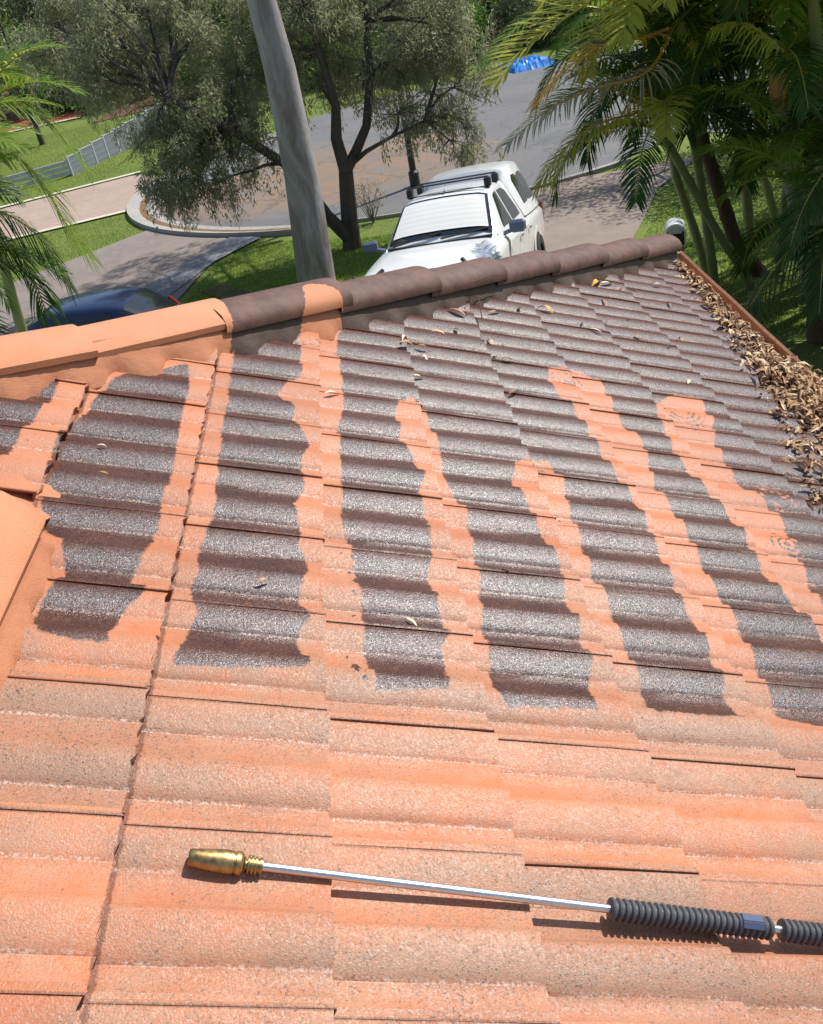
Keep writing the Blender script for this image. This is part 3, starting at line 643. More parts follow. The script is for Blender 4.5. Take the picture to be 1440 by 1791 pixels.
# court of the street: round head and the road leaving towards the back right
cx, cy, rad = 2.6, 28.6, 8.0
def arc(r, a0, a1, n=40): return [(cx + r * math.cos(R(a0 + (a1 - a0) * i / n)), cy + r * math.sin(R(a0 + (a1 - a0) * i / n)) * .86) for i in range(n + 1)]
road = arc(rad, 128, 318) + [(16, 18.6), (30, 16.5), (60, 15), (60, 26), (34, 28.5), (24, 33), (19, 39), (8, 38.5), (2, 38.8), (-1.8, 36.6)]
sheet('road', road, .02, M_ROAD)
def strip(name, r0, r1, a0, a1, off, mat, z1=None):
    n = 60; vs = []; fs = []
    A = arc(r0, a0, a1, n); B = arc(r1, a0, a1, n)
    for (x, y), (x2, y2) in zip(A, B):
        vs += [(x, y, HZ(x, y) + off), (x2, y2, HZ(x2, y2) + (off if z1 is None else z1)), (x2, y2, HZ(x2, y2) - .1), (x, y, HZ(x, y) - .1)]
    for i in range(n):
        for j in range(4): fs.append((i * 4 + j, i * 4 + (j + 1) % 4, i * 4 + 4 + (j + 1) % 4, i * 4 + 4 + j))
    o = mesh(name, vs, fs, mat); o['kind'] = 'structure'; return o
strip('gutter_pan', rad, rad + .26, 118, 246, .035, M_CONC)
strip('silt', rad + .26, rad + .46, 150, 243, .03, M_STAIN)
strip('kerb', rad + .46, rad + .80, 118, 246, .05, M_CONC, .13)
strip('kerb', rad + .05, rad + .28, 246, 263, .04, M_CONC, .08)
# neighbour's pebbled driveway with cream edges, running off to the left
def band(name, L, wd, off, mat):
    P = [Vector((x, y, 0)) for x, y in L]; a = []; b = []
    for i, p in enumerate(P):
        t = (P[min(i + 1, len(P) - 1)] - P[max(i - 1, 0)]).normalized(); n = Vector((-t.y, t.x, 0)); a.append(p + n * wd / 2); b.append(p - n * wd / 2)
    return sheet(name, [(q.x, q.y) for q in a + b[::-1]], off, mat)
sheet('neighbour_driveway', [(-5.7, 27.9), (-9.7, 27.2), (-24, 25.5), (-24, 31.0), (-11, 31.6), (-6.9, 32.9), (-6.0, 32.4)], .025, M_PINK)
band('driveway_edging', [(-5.8, 27.75), (-9.7, 27.0), (-24, 25.3)], .22, .05, M_EDGE)
band('driveway_edging', [(-6.6, 33.2), (-11, 31.85), (-24, 31.2)], .22, .05, M_EDGE)
# driveway of this house on the left (blue car) and on the right (ute)
sheet('driveway', [(-2.6, 22.2), (-4.9, 25.2), (-6.3, 23.9), (-8.2, 22.2), (-9.8, 20.0), (-9.5, 9), (-3.6, 9), (-3.55, 18.4), (-3.1, 20.6)], .03, M_DRIVE)
sheet('driveway_slab', [(-2.0, 22.0), (-2.75, 22.6), (-5.3, 18.5), (-5.4, 14), (-4.2, 14), (-4.0, 18.2), (-3.0, 20.7)], .045, groundmat('smooth_driveway', ((.15, .15, .16), (.19, .19, .20), (.25, .24, .24)), 1, fine=50, bump=.003))
sheet('driveway', [(.2, 9.6), (3.7, 9.6), (5.2, 16.4), (6.6, 19.6), (8.2, 21.6), (3.4, 21.9), (1.5, 20.2), (.6, 15)], .03, M_DRIVE2)
strip('kerb', rad + .05, rad + .45, 262, 300, .04, M_CONC, .10)
band('grass_edge_soil', [(-2.9, 18.8), (-1.5, 16.8), (.2, 15.6)], .5, .02, M_DIRT)
# garden beds under the far trees
sheet('garden_bed', [(-60, 48), (-20, 50), (-12.3, 50.5), (-11.8, 53), (-16, 58), (-60, 60)], .03, M_MULCH)
sheet('garden_bed', [(-11, 47.5), (-7.5, 48.5), (-2, 50), (4, 50), (4, 56), (-10, 56)], .03, M_DIRT)
sheet('garden_bed', [(-9.4, 42.5), (-8.2, 42.2), (-7.9, 43.4), (-9.2, 43.7)], .04, M_MULCH)
band('garden_edging', [(-60, 47.7), (-20, 49.8), (-12.2, 50.3)], .35, .06, M_EDGE)
sheet('forest_floor', [(-160, 56), (4, 56), (4, 46), (40, 46), (160, 40), (160, 260), (-160, 260)], .035, M_DIRT, 1)
# grass blades (uncountable)
def blades(name, areas, n, hmin, hmax, wd, mat):
    xs = []; ys = []
    tot = sum(a[4] for a in areas)
    for (x0, x1, y0, y1, wgt, excl) in areas:
        k = int(n * wgt / tot); X = nr.uniform(x0, x1, k); Y = nr.uniform(y0, y1, k); m = excl(X, Y); xs.append(X[m]); ys.append(Y[m])
    X = np.concatenate(xs); Y = np.concatenate(ys); k = len(X); Z = np.array([HZ(a, b) for a, b in zip(X, Y)])
    th = nr.uniform(0, 6.283, k); h = nr.uniform(hmin, hmax, k); dx = np.cos(th) * wd; dy = np.sin(th) * wd
    lx_ = nr.normal(0, .4, k) * h; ly_ = nr.normal(0, .4, k) * h
    V = np.stack([np.stack([X - dx, Y - dy, Z], 1), np.stack([X + dx, Y + dy, Z], 1), np.stack([X + lx_, Y + ly_, Z + h], 1)], 1)
    o = quads_mesh(name, V, mat, None, 3); return o
M_BLADE = leafmat('grass_blade', (.11, .19, .022), (.21, .30, .045), .4, .5, nscale=.5)
def pin(poly):
    P = np.array(poly)
    def f(X, Y):
        c = np.zeros(len(X), bool)
        for i in range(len(P)):
            x0, y0 = P[i]; x1, y1 = P[(i + 1) % len(P)]
            cc = ((y0 > Y) != (y1 > Y)) & (X < (x1 - x0) * (Y - y0) / (y1 - y0 + 1e-9) + x0); c ^= cc
        return c
    return f
o = blades('grass', [(-24, -4.9, 21, 27.4, 2.0, pin([(-24, 25.0), (-5.9, 27.4), (-4.95, 25.3), (-6.4, 24.0), (-8.4, 22.3), (-24, 20)])),
                     (-3.5, 2, 14, 22, 3, pin([(-3.4, 18.4), (-3.0, 20.5), (-2.2, 21.8), (.5, 20.3), (1.4, 20.2), (.5, 15), (.1, 12), (-3.5, 12)])),
                     (4.4, 12, 9, 21, 3, pin([(4.3, 12), (5.4, 16.4), (6.8, 19.6), (8.6, 21.4), (12, 18), (12, 8), (4.3, 8)])),
                     (-24, -3, 31.5, 48, 4, pin([(-24, 31.5), (-11, 32.2), (-6.4, 33.5), (-4, 35), (-1.5, 38), (-3, 47), (-24, 47)]))], 190000, .018, .055, .011, M_BLADE)
tag(o, 'short green lawn grass beside the driveways and around the street', 'grass', None, 'stuff')

# ------------------------------------------------------------------ foliage tools
def leaves_around(C, Rr, n, L, W, droop=.3, flat=.6, dirb=None):
    """n leaf quads in an ellipsoid shell; returns (n,4,3)"""
    d = nr.normal(0, 1, (n, 3)); d /= np.linalg.norm(d, axis=1)[:, None]
    rr = nr.uniform(.25, 1, n) ** .55
    P = np.array(C) + d * rr[:, None] * np.array(Rr)
    ax = nr.normal(0, 1, (n, 3)) + d * .6; ax[:, 2] -= droop * 2; ax /= np.linalg.norm(ax, axis=1)[:, None]
    up = nr.normal(0, .5, (n, 3)); up[:, 2] += flat; sd = np.cross(ax, up); sd /= np.linalg.norm(sd, axis=1)[:, None] + 1e-9
    l = nr.uniform(.6, 1.3, n)[:, None] * L; w = nr.uniform(.6, 1.3, n)[:, None] * W
    return np.stack([P, P + ax * l * .45 + sd * w * .5, P + ax * l, P + ax * l * .45 - sd * w * .5], 1)
def limb_path(a, b, n=6, sag=.12):
    a, b = Vector(a), Vector(b); L = (b - a).length; pts = []
    o1 = Vector((rnd.uniform(-1, 1), rnd.uniform(-1, 1), rnd.uniform(-.4, 1))) * L * sag
    for i in range(n + 1):
        t = i / n; pts.append(a.lerp(b, t) + o1 * math.sin(math.pi * t) + Vector((rnd.uniform(-1, 1), rnd.uniform(-1, 1), rnd.uniform(-1, 1))) * L * .018)
    return pts
def barkmat(name, c1, c2, sc_=6, bump=.02):
    t = NT(name); mp = t.n('Mapping'); mp.inputs['Scale'].default_value = (1, 1, .22); t.l(t.obj(), mp.inputs[0])
    f = t.noise(sc_, 5, .7, mp.outputs[0]); g = t.noise(sc_ * 6, 3, .7, mp.outputs[0])
    t.set(Base_Color=t.mix(t.ramp(t.math('ADD', t.math('MULTIPLY', f, .7), t.math('MULTIPLY', g, .3)), .35, .65), c1, c2), Roughness=.85)
    t.l(t.bump(g, bump), t.b.inputs['Normal']); return t.m
M_BARK = barkmat('dark_bark', (.035, .027, .022), (.10, .08, .065)); M_BARK2 = barkmat('pale_bark', (.16, .13, .10), (.34, .30, .25))
M_GUMB = NT('smooth_gum_bark'); _mp = M_GUMB.n('Mapping'); _mp.inputs['Scale'].default_value = (1, 1, .3); M_GUMB.l(M_GUMB.obj(), _mp.inputs[0])
_f = M_GUMB.noise(2.6, 5, .6, _mp.outputs[0], .6); _g = M_GUMB.noise(22, 4, .7, _mp.outputs[0])
_c = M_GUMB.mix(M_GUMB.ramp(_f, .40, .60), (.185, .15, .135), (.36, .335, .325)); _c = M_GUMB.mix(M_GUMB.math('MULTIPLY', M_GUMB.ramp(_g, .5, .7), .35), _c, (.14, .105, .095))
M_GUMB.set(Base_Color=_c, Roughness=.75); M_GUMB.l(M_GUMB.bump(_g, .012), M_GUMB.b.inputs['Normal']); M_GUMB = M_GUMB.m

# gum tree trunk leaning up and out of the frame
gum = empty('gum_tree', (-.53, 14.5, HZ(0, 14.5)))
tag(gum, 'tall smooth grey gum tree trunk leaning left beside the white ute', 'tree')
gp_ = [(-.52, 14.5, -4.75), (-.50, 14.5, -4.45), (-.46, 14.5, -3.8), (-.33, 14.5, -2.2), (-.30, 14.5, -.7), (-.34, 14.5, .2), (-.42, 14.4, 1.4), (-.5, 14.3, 2.8), (-.4, 14.3, 4.4)]
b = MB(); b.tube(gp_, [.40, .335, .305, .262, .228, .20, .18, .15, .12], 28, False); o = b.build('trunk', M_GUMB, None, True); adopt(o, gum)
b = MB(); b.tube([(-.42, 14.4, 1.4), (-1.0, 14.7, 2.3), (-1.7, 15.2, 3.4)], [.12, .10, .06], 10); b.tube([(-.5, 14.3, 2.8), (.4, 14.6, 3.8), (1.2, 15, 5)], [.11, .09, .05], 10)
o = b.build('limb', M_GUMB, None, True); adopt(o, gum)

# weeping paperbark / bottlebrush behind it
M_WEEP = leafmat('weeping_leaf', (.115, .125, .060), (.29, .30, .17), .5, .45, nscale=.9, c3=(.24, .24, .15), p3=.9)
def tree(name, label, base, trunk, limbs, clumps, bark, leafm, density=900, L=.10, W=.022, group=None, cat='tree', droop=.45, hang=0):
    root = empty(name, base); tag(root, label, cat, group)
    b = MB()
    for pts, r0, r1 in trunk:
        k = len(pts); b.tube(pts, [r0 + (r1 - r0) * i / (k - 1) for i in range(k)], 9)
    o = b.build('trunk', bark, None, True); adopt(o, root)
    if limbs:
        b = MB()
        for pts, r0, r1 in limbs:
            k = len(pts); b.tube(pts, [r0 + (r1 - r0) * i / (k - 1) for i in range(k)], 5)
        o = b.build('branches', bark, None, True); adopt(o, root)
    A = []
    for c, r in clumps:
        n = int(density * (r[0] * r[1] * r[2]) ** .62 * rnd.uniform(.7, 1.2)); k = max(4, int(6 * max(r) ** 1.2))
        for _ in range(k):  # sub-clumps keep gaps open
            d = Vector((rnd.gauss(0, 1), rnd.gauss(0, 1), rnd.gauss(0, 1))).normalized() * rnd.uniform(.35, 1)
            cc = (c[0] + d.x * r[0], c[1] + d.y * r[1], c[2] + d.z * r[2]); q = rnd.uniform(.26, .62)
            A.append(leaves_around(cc, (r[0] * q, r[1] * q, r[2] * q * (1 + hang)), max(8, n // k), L, W, droop))
    if hang:
        for c, r in clumps:
            for _ in range(7):
                x = c[0] + rnd.uniform(-1, 1) * r[0]; y = c[1] + rnd.uniform(-1, 1) * r[1]; z = c[2] - r[2] * rnd.uniform(0, .8); ln = rnd.uniform(.25, .75)
                for k in range(7): A.append(leaves_around((x + .03 * math.sin(k), y, z - ln * k / 7), (.07, .07, .09), 9, L * 1.05, W, 1.1))
    V = np.concatenate(A); o = quads_mesh('crown', V, leafm); adopt(o, root)
    return root
def bb_pt(x, y): return None
TB = Vector((.05, 19.8, -5.1))
trunk = [([TB + Vector((0, 0, -.1)), (.10, 19.8, -4.75), (.14, 19.8, -4.38), (.20, 19.85, -3.9), (.26, 19.8, -3.45)], .21, .15),
         ([(.10, 19.78, -4.85), (-.30, 19.6, -4.2), (-.55, 19.5, -3.6), (-.9, 19.3, -2.95), (-1.75, 19.1, -2.1), (-2.7, 19.0, -1.35)], .15, .06),
         ([(.26, 19.8, -3.45), (.20, 19.8, -2.8), (.32, 19.8, -2.2), (.22, 19.8, -1.2), (.1, 19.9, 0)], .14, .05),
         ([(.26, 19.8, -3.45), (.55, 19.85, -3.1), (.85, 20, -2.7), (1.1, 20, -1.8), (1.2, 20, -.8), (1.25, 20.1, .1)], .12, .05),
         ([(.45, 19.8, -3.3), (.75, 19.6, -3.1), (1.3, 19.5, -2.9), (2.0, 19.4, -2.7)], .06, .02)]
cl = [(-4.0, 20, -.15), (-3.1, 20, -.5), (-2.0, 20.3, -.5), (-2.85, 19.6, -1.6), (-3.2, 19.7, -2.0), (-2.35, 19.6, -2.35), (-2.95, 19.5, -2.75), (-1.4, 19.9, -1.2), (.3, 20, -.6), (.05, 20.3, -1.6), (1.25, 20, -1.0), (1.7, 20, -1.7), (2.4, 20, -1.1), (2.2, 20, -2.2),
      (2.35, 19.9, -2.9), (1.5, 20, -2.5), (-1.3, 19.5, -2.1), (-3.9, 20, -.8), (-1, 20.6, -.2), (.9, 20.6, -.1), (2, 20.4, .1), (-2.6, 20.6, .3), (-4.6, 20.4, .2), (-1.9, 19.3, -1.7)]
for q_ in ((2.6, 20, -1.6), (2.9, 20, -2.3), (2.3, 20, -.4), (3.0, 20.2, -1.0), (2.8, 19.8, -2.9), (2.0, 20.1, -1.6)): cl.append(q_)
for q_ in ((-3.2, 19.5, -2.45), (-2.7, 19.5, -2.3), (-1.9, 19.6, -2.65), (-1.4, 19.5, -2.5), (-2.2, 19.4, -2.1), (-.6, 22.6, .9), (.5, 23.6, 1.2), (-1.6, 22.2, 1.0), (1.5, 23.4, .9), (-.3, 24.2, 1.5), (.9, 24.8, 1.7), (-1.2, 23.4, 1.6), (.2, 22.4, 1.8), (1.8, 24.6, 1.4)): cl.append(q_)  # the far high clumps are an added shade caster, out of frame
for _ in range(26):
    x = rnd.uniform(-4.9, 2.6); z = rnd.uniform(-1.9, .7) if x > -1.2 else rnd.uniform(-2.3, .8)
    cl.append((x, 20 + rnd.uniform(-.9, 1.1), z if x > -3.4 else max(z, -.9)))
clumps = [(c, (rnd.uniform(.55, .95), rnd.uniform(.6, 1.1), rnd.uniform(.45, .75))) for c in cl]
for c in ((-2.75, 19.4, -3.0), (2.55, 19.8, -3.35), (-3.3, 19.6, -2.7), (-2.3, 19.5, -3.1), (-3.4, 19.5, -3.05)): clumps.append((c, (.42, .4, .38)))
limbs = []
fork = [Vector(p) for t_ in trunk for p in t_[0][2:]]
for c, r in clumps:
    f = min(fork, key=lambda q: (q - Vector(c)).length + max(0, q.z - c[2]) * .5); pth = limb_path(f, c, 6, .12); limbs.append((pth, .045, .012))
    for _ in range(6):
        e = Vector(c) + Vector((rnd.uniform(-1, 1) * r[0], rnd.uniform(-1, 1) * r[1], rnd.uniform(-1.1, .7) * r[2])); limbs.append((limb_path(pth[-2], e, 4, .15), .012, .004))
tree('weeping_tree', 'weeping grey-green tree with dark forked trunk behind the gum trunk', tuple(TB), trunk, limbs, clumps, M_BARK, M_WEEP, 3900, .10, .021, None, 'tree', .5, .25)
# dead twiggy bush beside its trunk
root = empty('dry_bush', (.62, 21.5, HZ(0, 21.5))); tag(root, 'small sparse dry bush on the verge between the forked tree and the ute', 'bush')
b = MB()
for _ in range(16):
    e = Vector((.62 + rnd.uniform(-.35, .35), 21.5 + rnd.uniform(-.3, .3), HZ(0, 21.5) + rnd.uniform(.5, .95))); b.tube(limb_path((.62, 21.5, HZ(0, 21.5)), e, 4, .1), [.012, .010, .008, .006, .004], 4)
o = b.build('stems', M_BARK2); adopt(o, root)
o = quads_mesh('leaves', leaves_around((.62, 21.5, HZ(0, 21.5) + .62), (.42, .35, .36), 420, .07, .02, .1), leafmat('dry_leaves', (.16, .10, .03), (.26, .19, .06), .3)); adopt(o, root)
# dark street lamp post
M_POST = simple('dark_post', (.025, .025, .027), .5)
b = MB(); b.lathe([(0, .13), (.35, .13), (.4, .085), (3, .075), (6.5, .06)], 16)
post = empty('lamp_post', (1.84, 24.1, HZ(0, 24.1))); tag(post, 'slim black lamp post rising from the verge behind the white ute', 'lamp post')
o = b.build('pole', M_POST, None, True); o.rotation_euler = (0, R(-90), 0); o.parent = post
b = MB(); b.tube([(0, 0, 6.4), (.3, .1, 6.8), (.9, .3, 6.95)], .035, 8); o = b.build('arm', M_POST, post); b = MB(); b.box((1.15, .38, 6.95), (.6, .22, .12), Matrix.Rotation(R(18), 3, 'Z'), .03); b.build('lamp_head', simple('lamp_grey', (.5, .5, .5), .4), post)

# ------------------------------------------------------------------ low grey fence
M_FEN = simple('grey_painted_metal', (.20, .225, .255), .45, 0, .12, 3); M_FENP = simple('pale_post', (.42, .44, .46), .5)
fen = empty('low_fence', (-9.3, 35.5, HZ(0, 35.5))); tag(fen, 'low stepped grey panel fence running back across the neighbouring lawn', 'fence')
P0, P1 = Vector((-9.35, 35.2, 0)), Vector((-6.6, 41.5, 0)); N_ = 9
for i in range(N_):
    a = P0.lerp(P1, i / N_); c = P0.lerp(P1, (i + 1) / N_); m = (a + c) / 2; d = (c - a); hgt = .62 + .05 * i
    rot = Matrix.Rotation(math.atan2(d.y, d.x), 3, 'Z'); b = MB()
    b.box((m.x, m.y, HZ(0, m.y) + hgt / 2), (d.length - .06, .035, hgt), rot)
    for q in range(4): b.box((m.x, m.y, HZ(0, m.y) + .09 + q * (hgt - .1) / 3.3), (d.length - .07, .05, .02), rot)
    o = b.build('fence_panel', M_FEN); adopt(o, fen)
    b = MB(); b.box((a.x, a.y, HZ(0, a.y) + hgt / 2 + .02), (.06, .06, hgt + .06), rot, .006); o = b.build('post', M_FENP); adopt(o, fen)
    b = MB(); b.box((m.x, m.y, HZ(0, m.y) + hgt + .012), (d.length - .05, .06, .025), rot); o = b.build('top_rail', M_FENP); adopt(o, fen)
b = MB(); P2 = Vector((-14, 33.2, 0)); m = (P0 + P2) / 2; d = P0 - P2
for q in range(3): b.box((m.x, m.y, HZ(0, m.y) + .12 + q * .17), (d.length, .05, .13), Matrix.Rotation(math.atan2(d.y, d.x), 3, 'Z'), .008)
o = b.build('fence_panel', M_FENP); adopt(o, fen)

# ------------------------------------------------------------------ letterbox
lb = empty('letterbox', (5.46, 14.8, HZ(0, 14.8))); tag(lb, 'pale arched letterbox with dark slot standing on the lawn just past the roof corner', 'letterbox')
M_LB = simple('letterbox_paint', (.62, .64, .64), .4); M_BLK = simple('black_void', (.012, .012, .014), .6)
ov = HZ(0, 14.8); hgt = -4.08 - ov
b = MB(); b.tube([(0, 0, 0), (0, 0, hgt - .42)], .035, 10); b.build('post', M_LB, lb)
prof = [(-.15, 0), (-.15, .24)] + [(-.15 * math.cos(R(a)), .24 + .15 * math.sin(R(a))) for a in range(15, 180, 15)] + [(.15, .24), (.15, 0)]
vs = [(x, -.17, z) for x, z in prof] + [(x, .17, z) for x, z in prof]; n = len(prof)
fs = [(i, (i + 1) % n, n + (i + 1) % n, n + i) for i in range(n)] + [tuple(range(n, 2 * n))]
body = mesh('box', vs, fs, M_LB, lb); body.location.z = hgt - .42; body.scale = (1.12, 1, 1)
ins = [(x * .84, (z - .2) * .86 + .19) for x, z in prof]
vs = [(x, -.17, z) for x, z in prof] + [(x, -.178, z) for x, z in ins]
o = mesh('front_rim', vs, [(i, (i + 1) % n, n + (i + 1) % n, n + i) for i in range(n)], M_LB, body)
b = MB(); b.box((0, -.165, .295), (.22, .012, .12), None, .03); b.build('face_plate', simple('face_grey', (.5, .53, .55), .4), body)
b = MB(); b.box((0, -.172, .135), (.235, .012, .17), None, .004); b.build('slot', M_BLK, body)
lb.rotation_euler = (0, 0, R(-16))

# ------------------------------------------------------------------ blue tarpaulin on the far lawn
sheet('verge', [(3.5, 38.7), (19, 39.3), (24, 36), (40, 36), (40, 46), (3.5, 46)], .03, M_GRASS)
t = NT('blue_sheet'); t.set(Base_Color=t.mix(t.ramp(t.noise(3, 4, .6), .4, .6), (.015, .13, .55), (.05, .33, .85)), Roughness=.4)
vs = []; fs = []
for i in range(21):
    for j in range(11):
        x = (i / 20 - .5) * 2.5; y = (j / 10 - .5) * 2.2; e = min(1, 6 * min(i / 20, 1 - i / 20, j / 10, 1 - j / 10)); z = .42 * e ** .5 + .05 * math.sin(i * 1.7 + j) * e + .04 * rnd.uniform(-1, 1)
        vs.append((x * (1.06 - .06 * e), y * (1.06 - .06 * e), z))
for i in range(20):
    for j in range(10): fs.append((i * 11 + j, (i + 1) * 11 + j, (i + 1) * 11 + j + 1, i * 11 + j + 1))
o = mesh('blue_tarpaulin', vs, fs, t.m, None, False); o.matrix_basis = Matrix.Translation((7.55, 38.9, HZ(0, 39) + .02)) @ Matrix.Rotation(R(12), 4, 'Z') @ Matrix.Scale(.66, 4)
tag(o, 'bright blue crumpled tarpaulin over a low pile on the far verge, seen through palm fronds', 'tarpaulin')
# ------------------------------------------------------------------ vehicles
def paint(name, col, rough=.22, coat=.6):
    t = NT(name); t.set(Base_Color=t.mix(t.math('MULTIPLY', t.ramp(t.noise(3, 4, .6), .4, .8), .12), col, tuple(c * .8 for c in col)), Roughness=rough)
    t.b.inputs['Coat Weight'].default_value = coat; t.b.inputs['Coat Roughness'].default_value = .05; return t.m
M_WHITE = paint('white_car_paint', (.80, .81, .82)); M_BLUE = paint('blue_car_paint', (.004, .011, .045), .25, .9)
M_GLASS = simple('tinted_glass', (.012, .016, .018), .06, spec=.9); M_BLACKP = simple('black_plastic', (.02, .021, .023), .45)
M_MIRR = simple('mirror_blue_grey', (.10, .13, .19), .3); M_TYRE = simple('tyre', (.022, .022, .022), .85, bump=.004); M_RIM = simple('alloy', (.5, .5, .52), .3, .8)
M_CHROME = simple('chrome', (.7, .7, .7), .15, 1); M_RED = simple('red_lens', (.16, .012, .012), .2); M_LENS = simple('clear_lens', (.6, .62, .64), .1)
M_LINE = simple('panel_gap', (.03, .03, .032), .7)
t = NT('ribbed_sunshade'); _x = t.n('TexWave', wave_type='BANDS', bands_direction='Y'); _x.inputs['Scale'].default_value = 4.2; t.l(t.obj(), _x.inputs[0])
t.set(Base_Color=t.mix(t.math('MULTIPLY', _x.outputs['Fac'], .25), (.80, .79, .76), (.775, .76, .73)), Roughness=.35); t.l(t.bump(_x.outputs['Fac'], .0012), t.b.inputs['Normal']); M_SHADE = t.m
def loft(name, st, mat, parent, cap=True):
    vs = []; fs = []; k = None
    for y, prof in st:
        ring = [(-x, y, z) for x, z in prof[::-1] if x > 1e-4] + [(x, y, z) for x, z in prof]
        k = len(ring); vs += ring
    for i in range(len(st) - 1):
        for j in range(k - 1): fs.append((i * k + j, i * k + j + 1, (i + 1) * k + j + 1, (i + 1) * k + j))
    if cap: fs.append(tuple(range(k))); fs.append(tuple(range(len(vs) - 1, len(vs) - k - 1, -1)))
    me = bpy.data.meshes.new(name); me.from_pydata(vs, [], fs); me.update()
    bm = bmesh.new(); bm.from_mesh(me); bmesh.ops.recalc_face_normals(bm, faces=bm.faces); bm.to_mesh(me); bm.free()
    me.polygons.foreach_set('use_smooth', [True] * len(me.polygons)); me.set_sharp_from_angle(angle=R(42))
    return link(name, me, parent, mat)
def lerp_st(st, y):
    for (ya, pa_), (yb, pb_) in zip(st, st[1:]):
        if ya <= y <= yb:
            f = (y - ya) / (yb - ya); return [(a[0] + (b_[0] - a[0]) * f, a[1] + (b_[1] - a[1]) * f) for a, b_ in zip(pa_, pb_)]
    return st[-1][1] if y > st[-1][0] else st[0][1]
def side_x(st, y, z):
    p = lerp_st(st, y); p = sorted([(b_, a) for a, b_ in p[2:]])
    for (z0, x0), (z1, x1) in zip(p, p[1:]):
        if z0 <= z <= z1 and z1 > z0: return x0 + (x1 - x0) * (z - z0) / (z1 - z0)
    return p[0][1] if z < p[0][0] else p[-1][1]
def side_panel(name, st, poly, off, mat, parent, sgn, thick=0):
    """polygon (y,z) laid on the flank of the loft, subdivided by ear fan rings"""
    cy_ = sum(p[0] for p in poly) / len(poly); cz = sum(p[1] for p in poly) / len(poly); vs = []; fs = []; n = len(poly); rg = (1, .8, .5, .2)
    for q in rg:
        for y, z in poly:
            yy = cy_ + (y - cy_) * q; zz = cz + (z - cz) * q; vs.append((sgn * (side_x(st, yy, zz) + off), yy, zz))
    vs.append((sgn * (side_x(st, cy_, cz) + off), cy_, cz))
    for r_ in range(len(rg) - 1):
        for i in range(n): fs.append((r_ * n + i, r_ * n + (i + 1) % n, (r_ + 1) * n + (i + 1) % n, (r_ + 1) * n + i))
    b0 = (len(rg) - 1) * n
    for i in range(n): fs.append((b0 + i, b0 + (i + 1) % n, len(vs) - 1))
    # rim going inwards
    b1 = len(vs)
    for y, z in poly: vs.append((sgn * (side_x(st, y, z) - .01), y, z))
    for i in range(n): fs.append((i, b1 + i, b1 + (i + 1) % n, (i + 1) % n))
    return mesh(name, vs, fs, mat, parent, False)
def wheel(parent, x, y, r, sgn, w_=.24):
    root = MB(); root.lathe([(-w_ / 2, r * .62), (-w_ / 2, r * .93), (-w_ / 2 + .03, r), (w_ / 2 - .03, r), (w_ / 2, r * .93), (w_ / 2, r * .62), (w_ / 2 - .02, r * .6)], 26, False)
    ty = root.build('wheel', M_TYRE, parent, True); ty.location = (x, y, r)
    b = MB(); b.lathe([(0, r * .62), (w_ / 2 * .55, r * .60), (w_ / 2 * .5, r * .2), (w_ / 2 * .75, r * .12), (w_ / 2 * .75, .01)], 20)
    rm = b.build('rim', M_RIM, ty); rm.scale = (sgn, 1, 1)
    b = MB()
    for q in range(6):
        a = q * math.pi / 3; b.box((w_ / 2 * .62, math.cos(a) * r * .36, math.sin(a) * r * .36), (.03, r * .44, .07), Matrix.Rotation(a, 3, 'X'), .008)
    s = b.build('spokes', M_RIM, ty); s.scale = (sgn, 1, 1)
# ---- ute
yaw, slp, rol = .315, .181, .048
fw = Vector((math.sin(yaw) * math.cos(slp), math.cos(yaw) * math.cos(slp), -math.sin(slp))); rt = Vector((math.cos(yaw), -math.sin(yaw), 0)); up_ = rt.cross(fw)
rt2 = rt * math.cos(rol) + up_ * math.sin(rol); up2 = rt2.cross(fw)
ute = empty('white_ute', mat=Matrix([[rt2[i], fw[i], up2[i], (.975, 11.05, -3.95)[i]] for i in range(3)] + [[0, 0, 0, 1]]) @ Matrix.Scale(1.045, 4))
tag(ute, 'white dual-cab ute with canopy and black roof racks parked nose-in behind the roof hip', 'ute')
def bprof(w_, top, belt, bot, crown=.02): return [(0, top + crown), (.35 * w_, top + crown * .85), (.7 * w_, top + crown * .3), (.88 * w_, top - .02), (.96 * w_, top - .07), (w_, belt - .12), (w_ * 1.005, (belt + bot) / 2), (w_ * .985, bot + .15), (w_ * .93, bot), (0, bot)]
ust = [(0, bprof(.66, .72, .62, .36, .0)), (.06, bprof(.78, .84, .72, .33)), (.2, bprof(.86, .92, .82, .30)), (.5, bprof(.90, .99, .95, .30)), (1.0, bprof(.915, 1.06, 1.02, .32)), (1.45, bprof(.92, 1.11, 1.08, .34)), (1.6, bprof(.92, 1.12, 1.12, .34)), (3.55, bprof(.925, 1.12, 1.12, .34)), (3.7, bprof(.925, 1.13, 1.13, .36)), (5.0, bprof(.92, 1.13, 1.13, .42)), (5.16, bprof(.90, 1.11, 1.10, .46)), (5.2, bprof(.84, 1.05, 1.02, .5))]
ubody = loft('body', ust, M_WHITE, ute)
def cprof(wt, top, wb=.86, base=1.06, cr=.03): return [(0, top + cr), (.45 * wt, top + cr * .8), (.8 * wt, top + cr * .2), (wt * .96, top - .025), (wt * 1.02, top - .075), (wt + (wb - wt) * .55, base + (top - base) * .42), (wb, base)]
cst = [(1.48, cprof(.76, 1.11, .80, 1.04, .02)), (1.60, cprof(.755, 1.21, .82, 1.05, .03)), (1.85, cprof(.70, 1.40, .84)), (2.10, cprof(.645, 1.575, .85)), (2.22, cprof(.625, 1.635, .855)), (2.45, cprof(.61, 1.68)), (2.9, cprof(.60, 1.70)), (3.35, cprof(.595, 1.695)), (3.52, cprof(.585, 1.68))]
ucab = loft('cabin', cst, M_WHITE, ute)
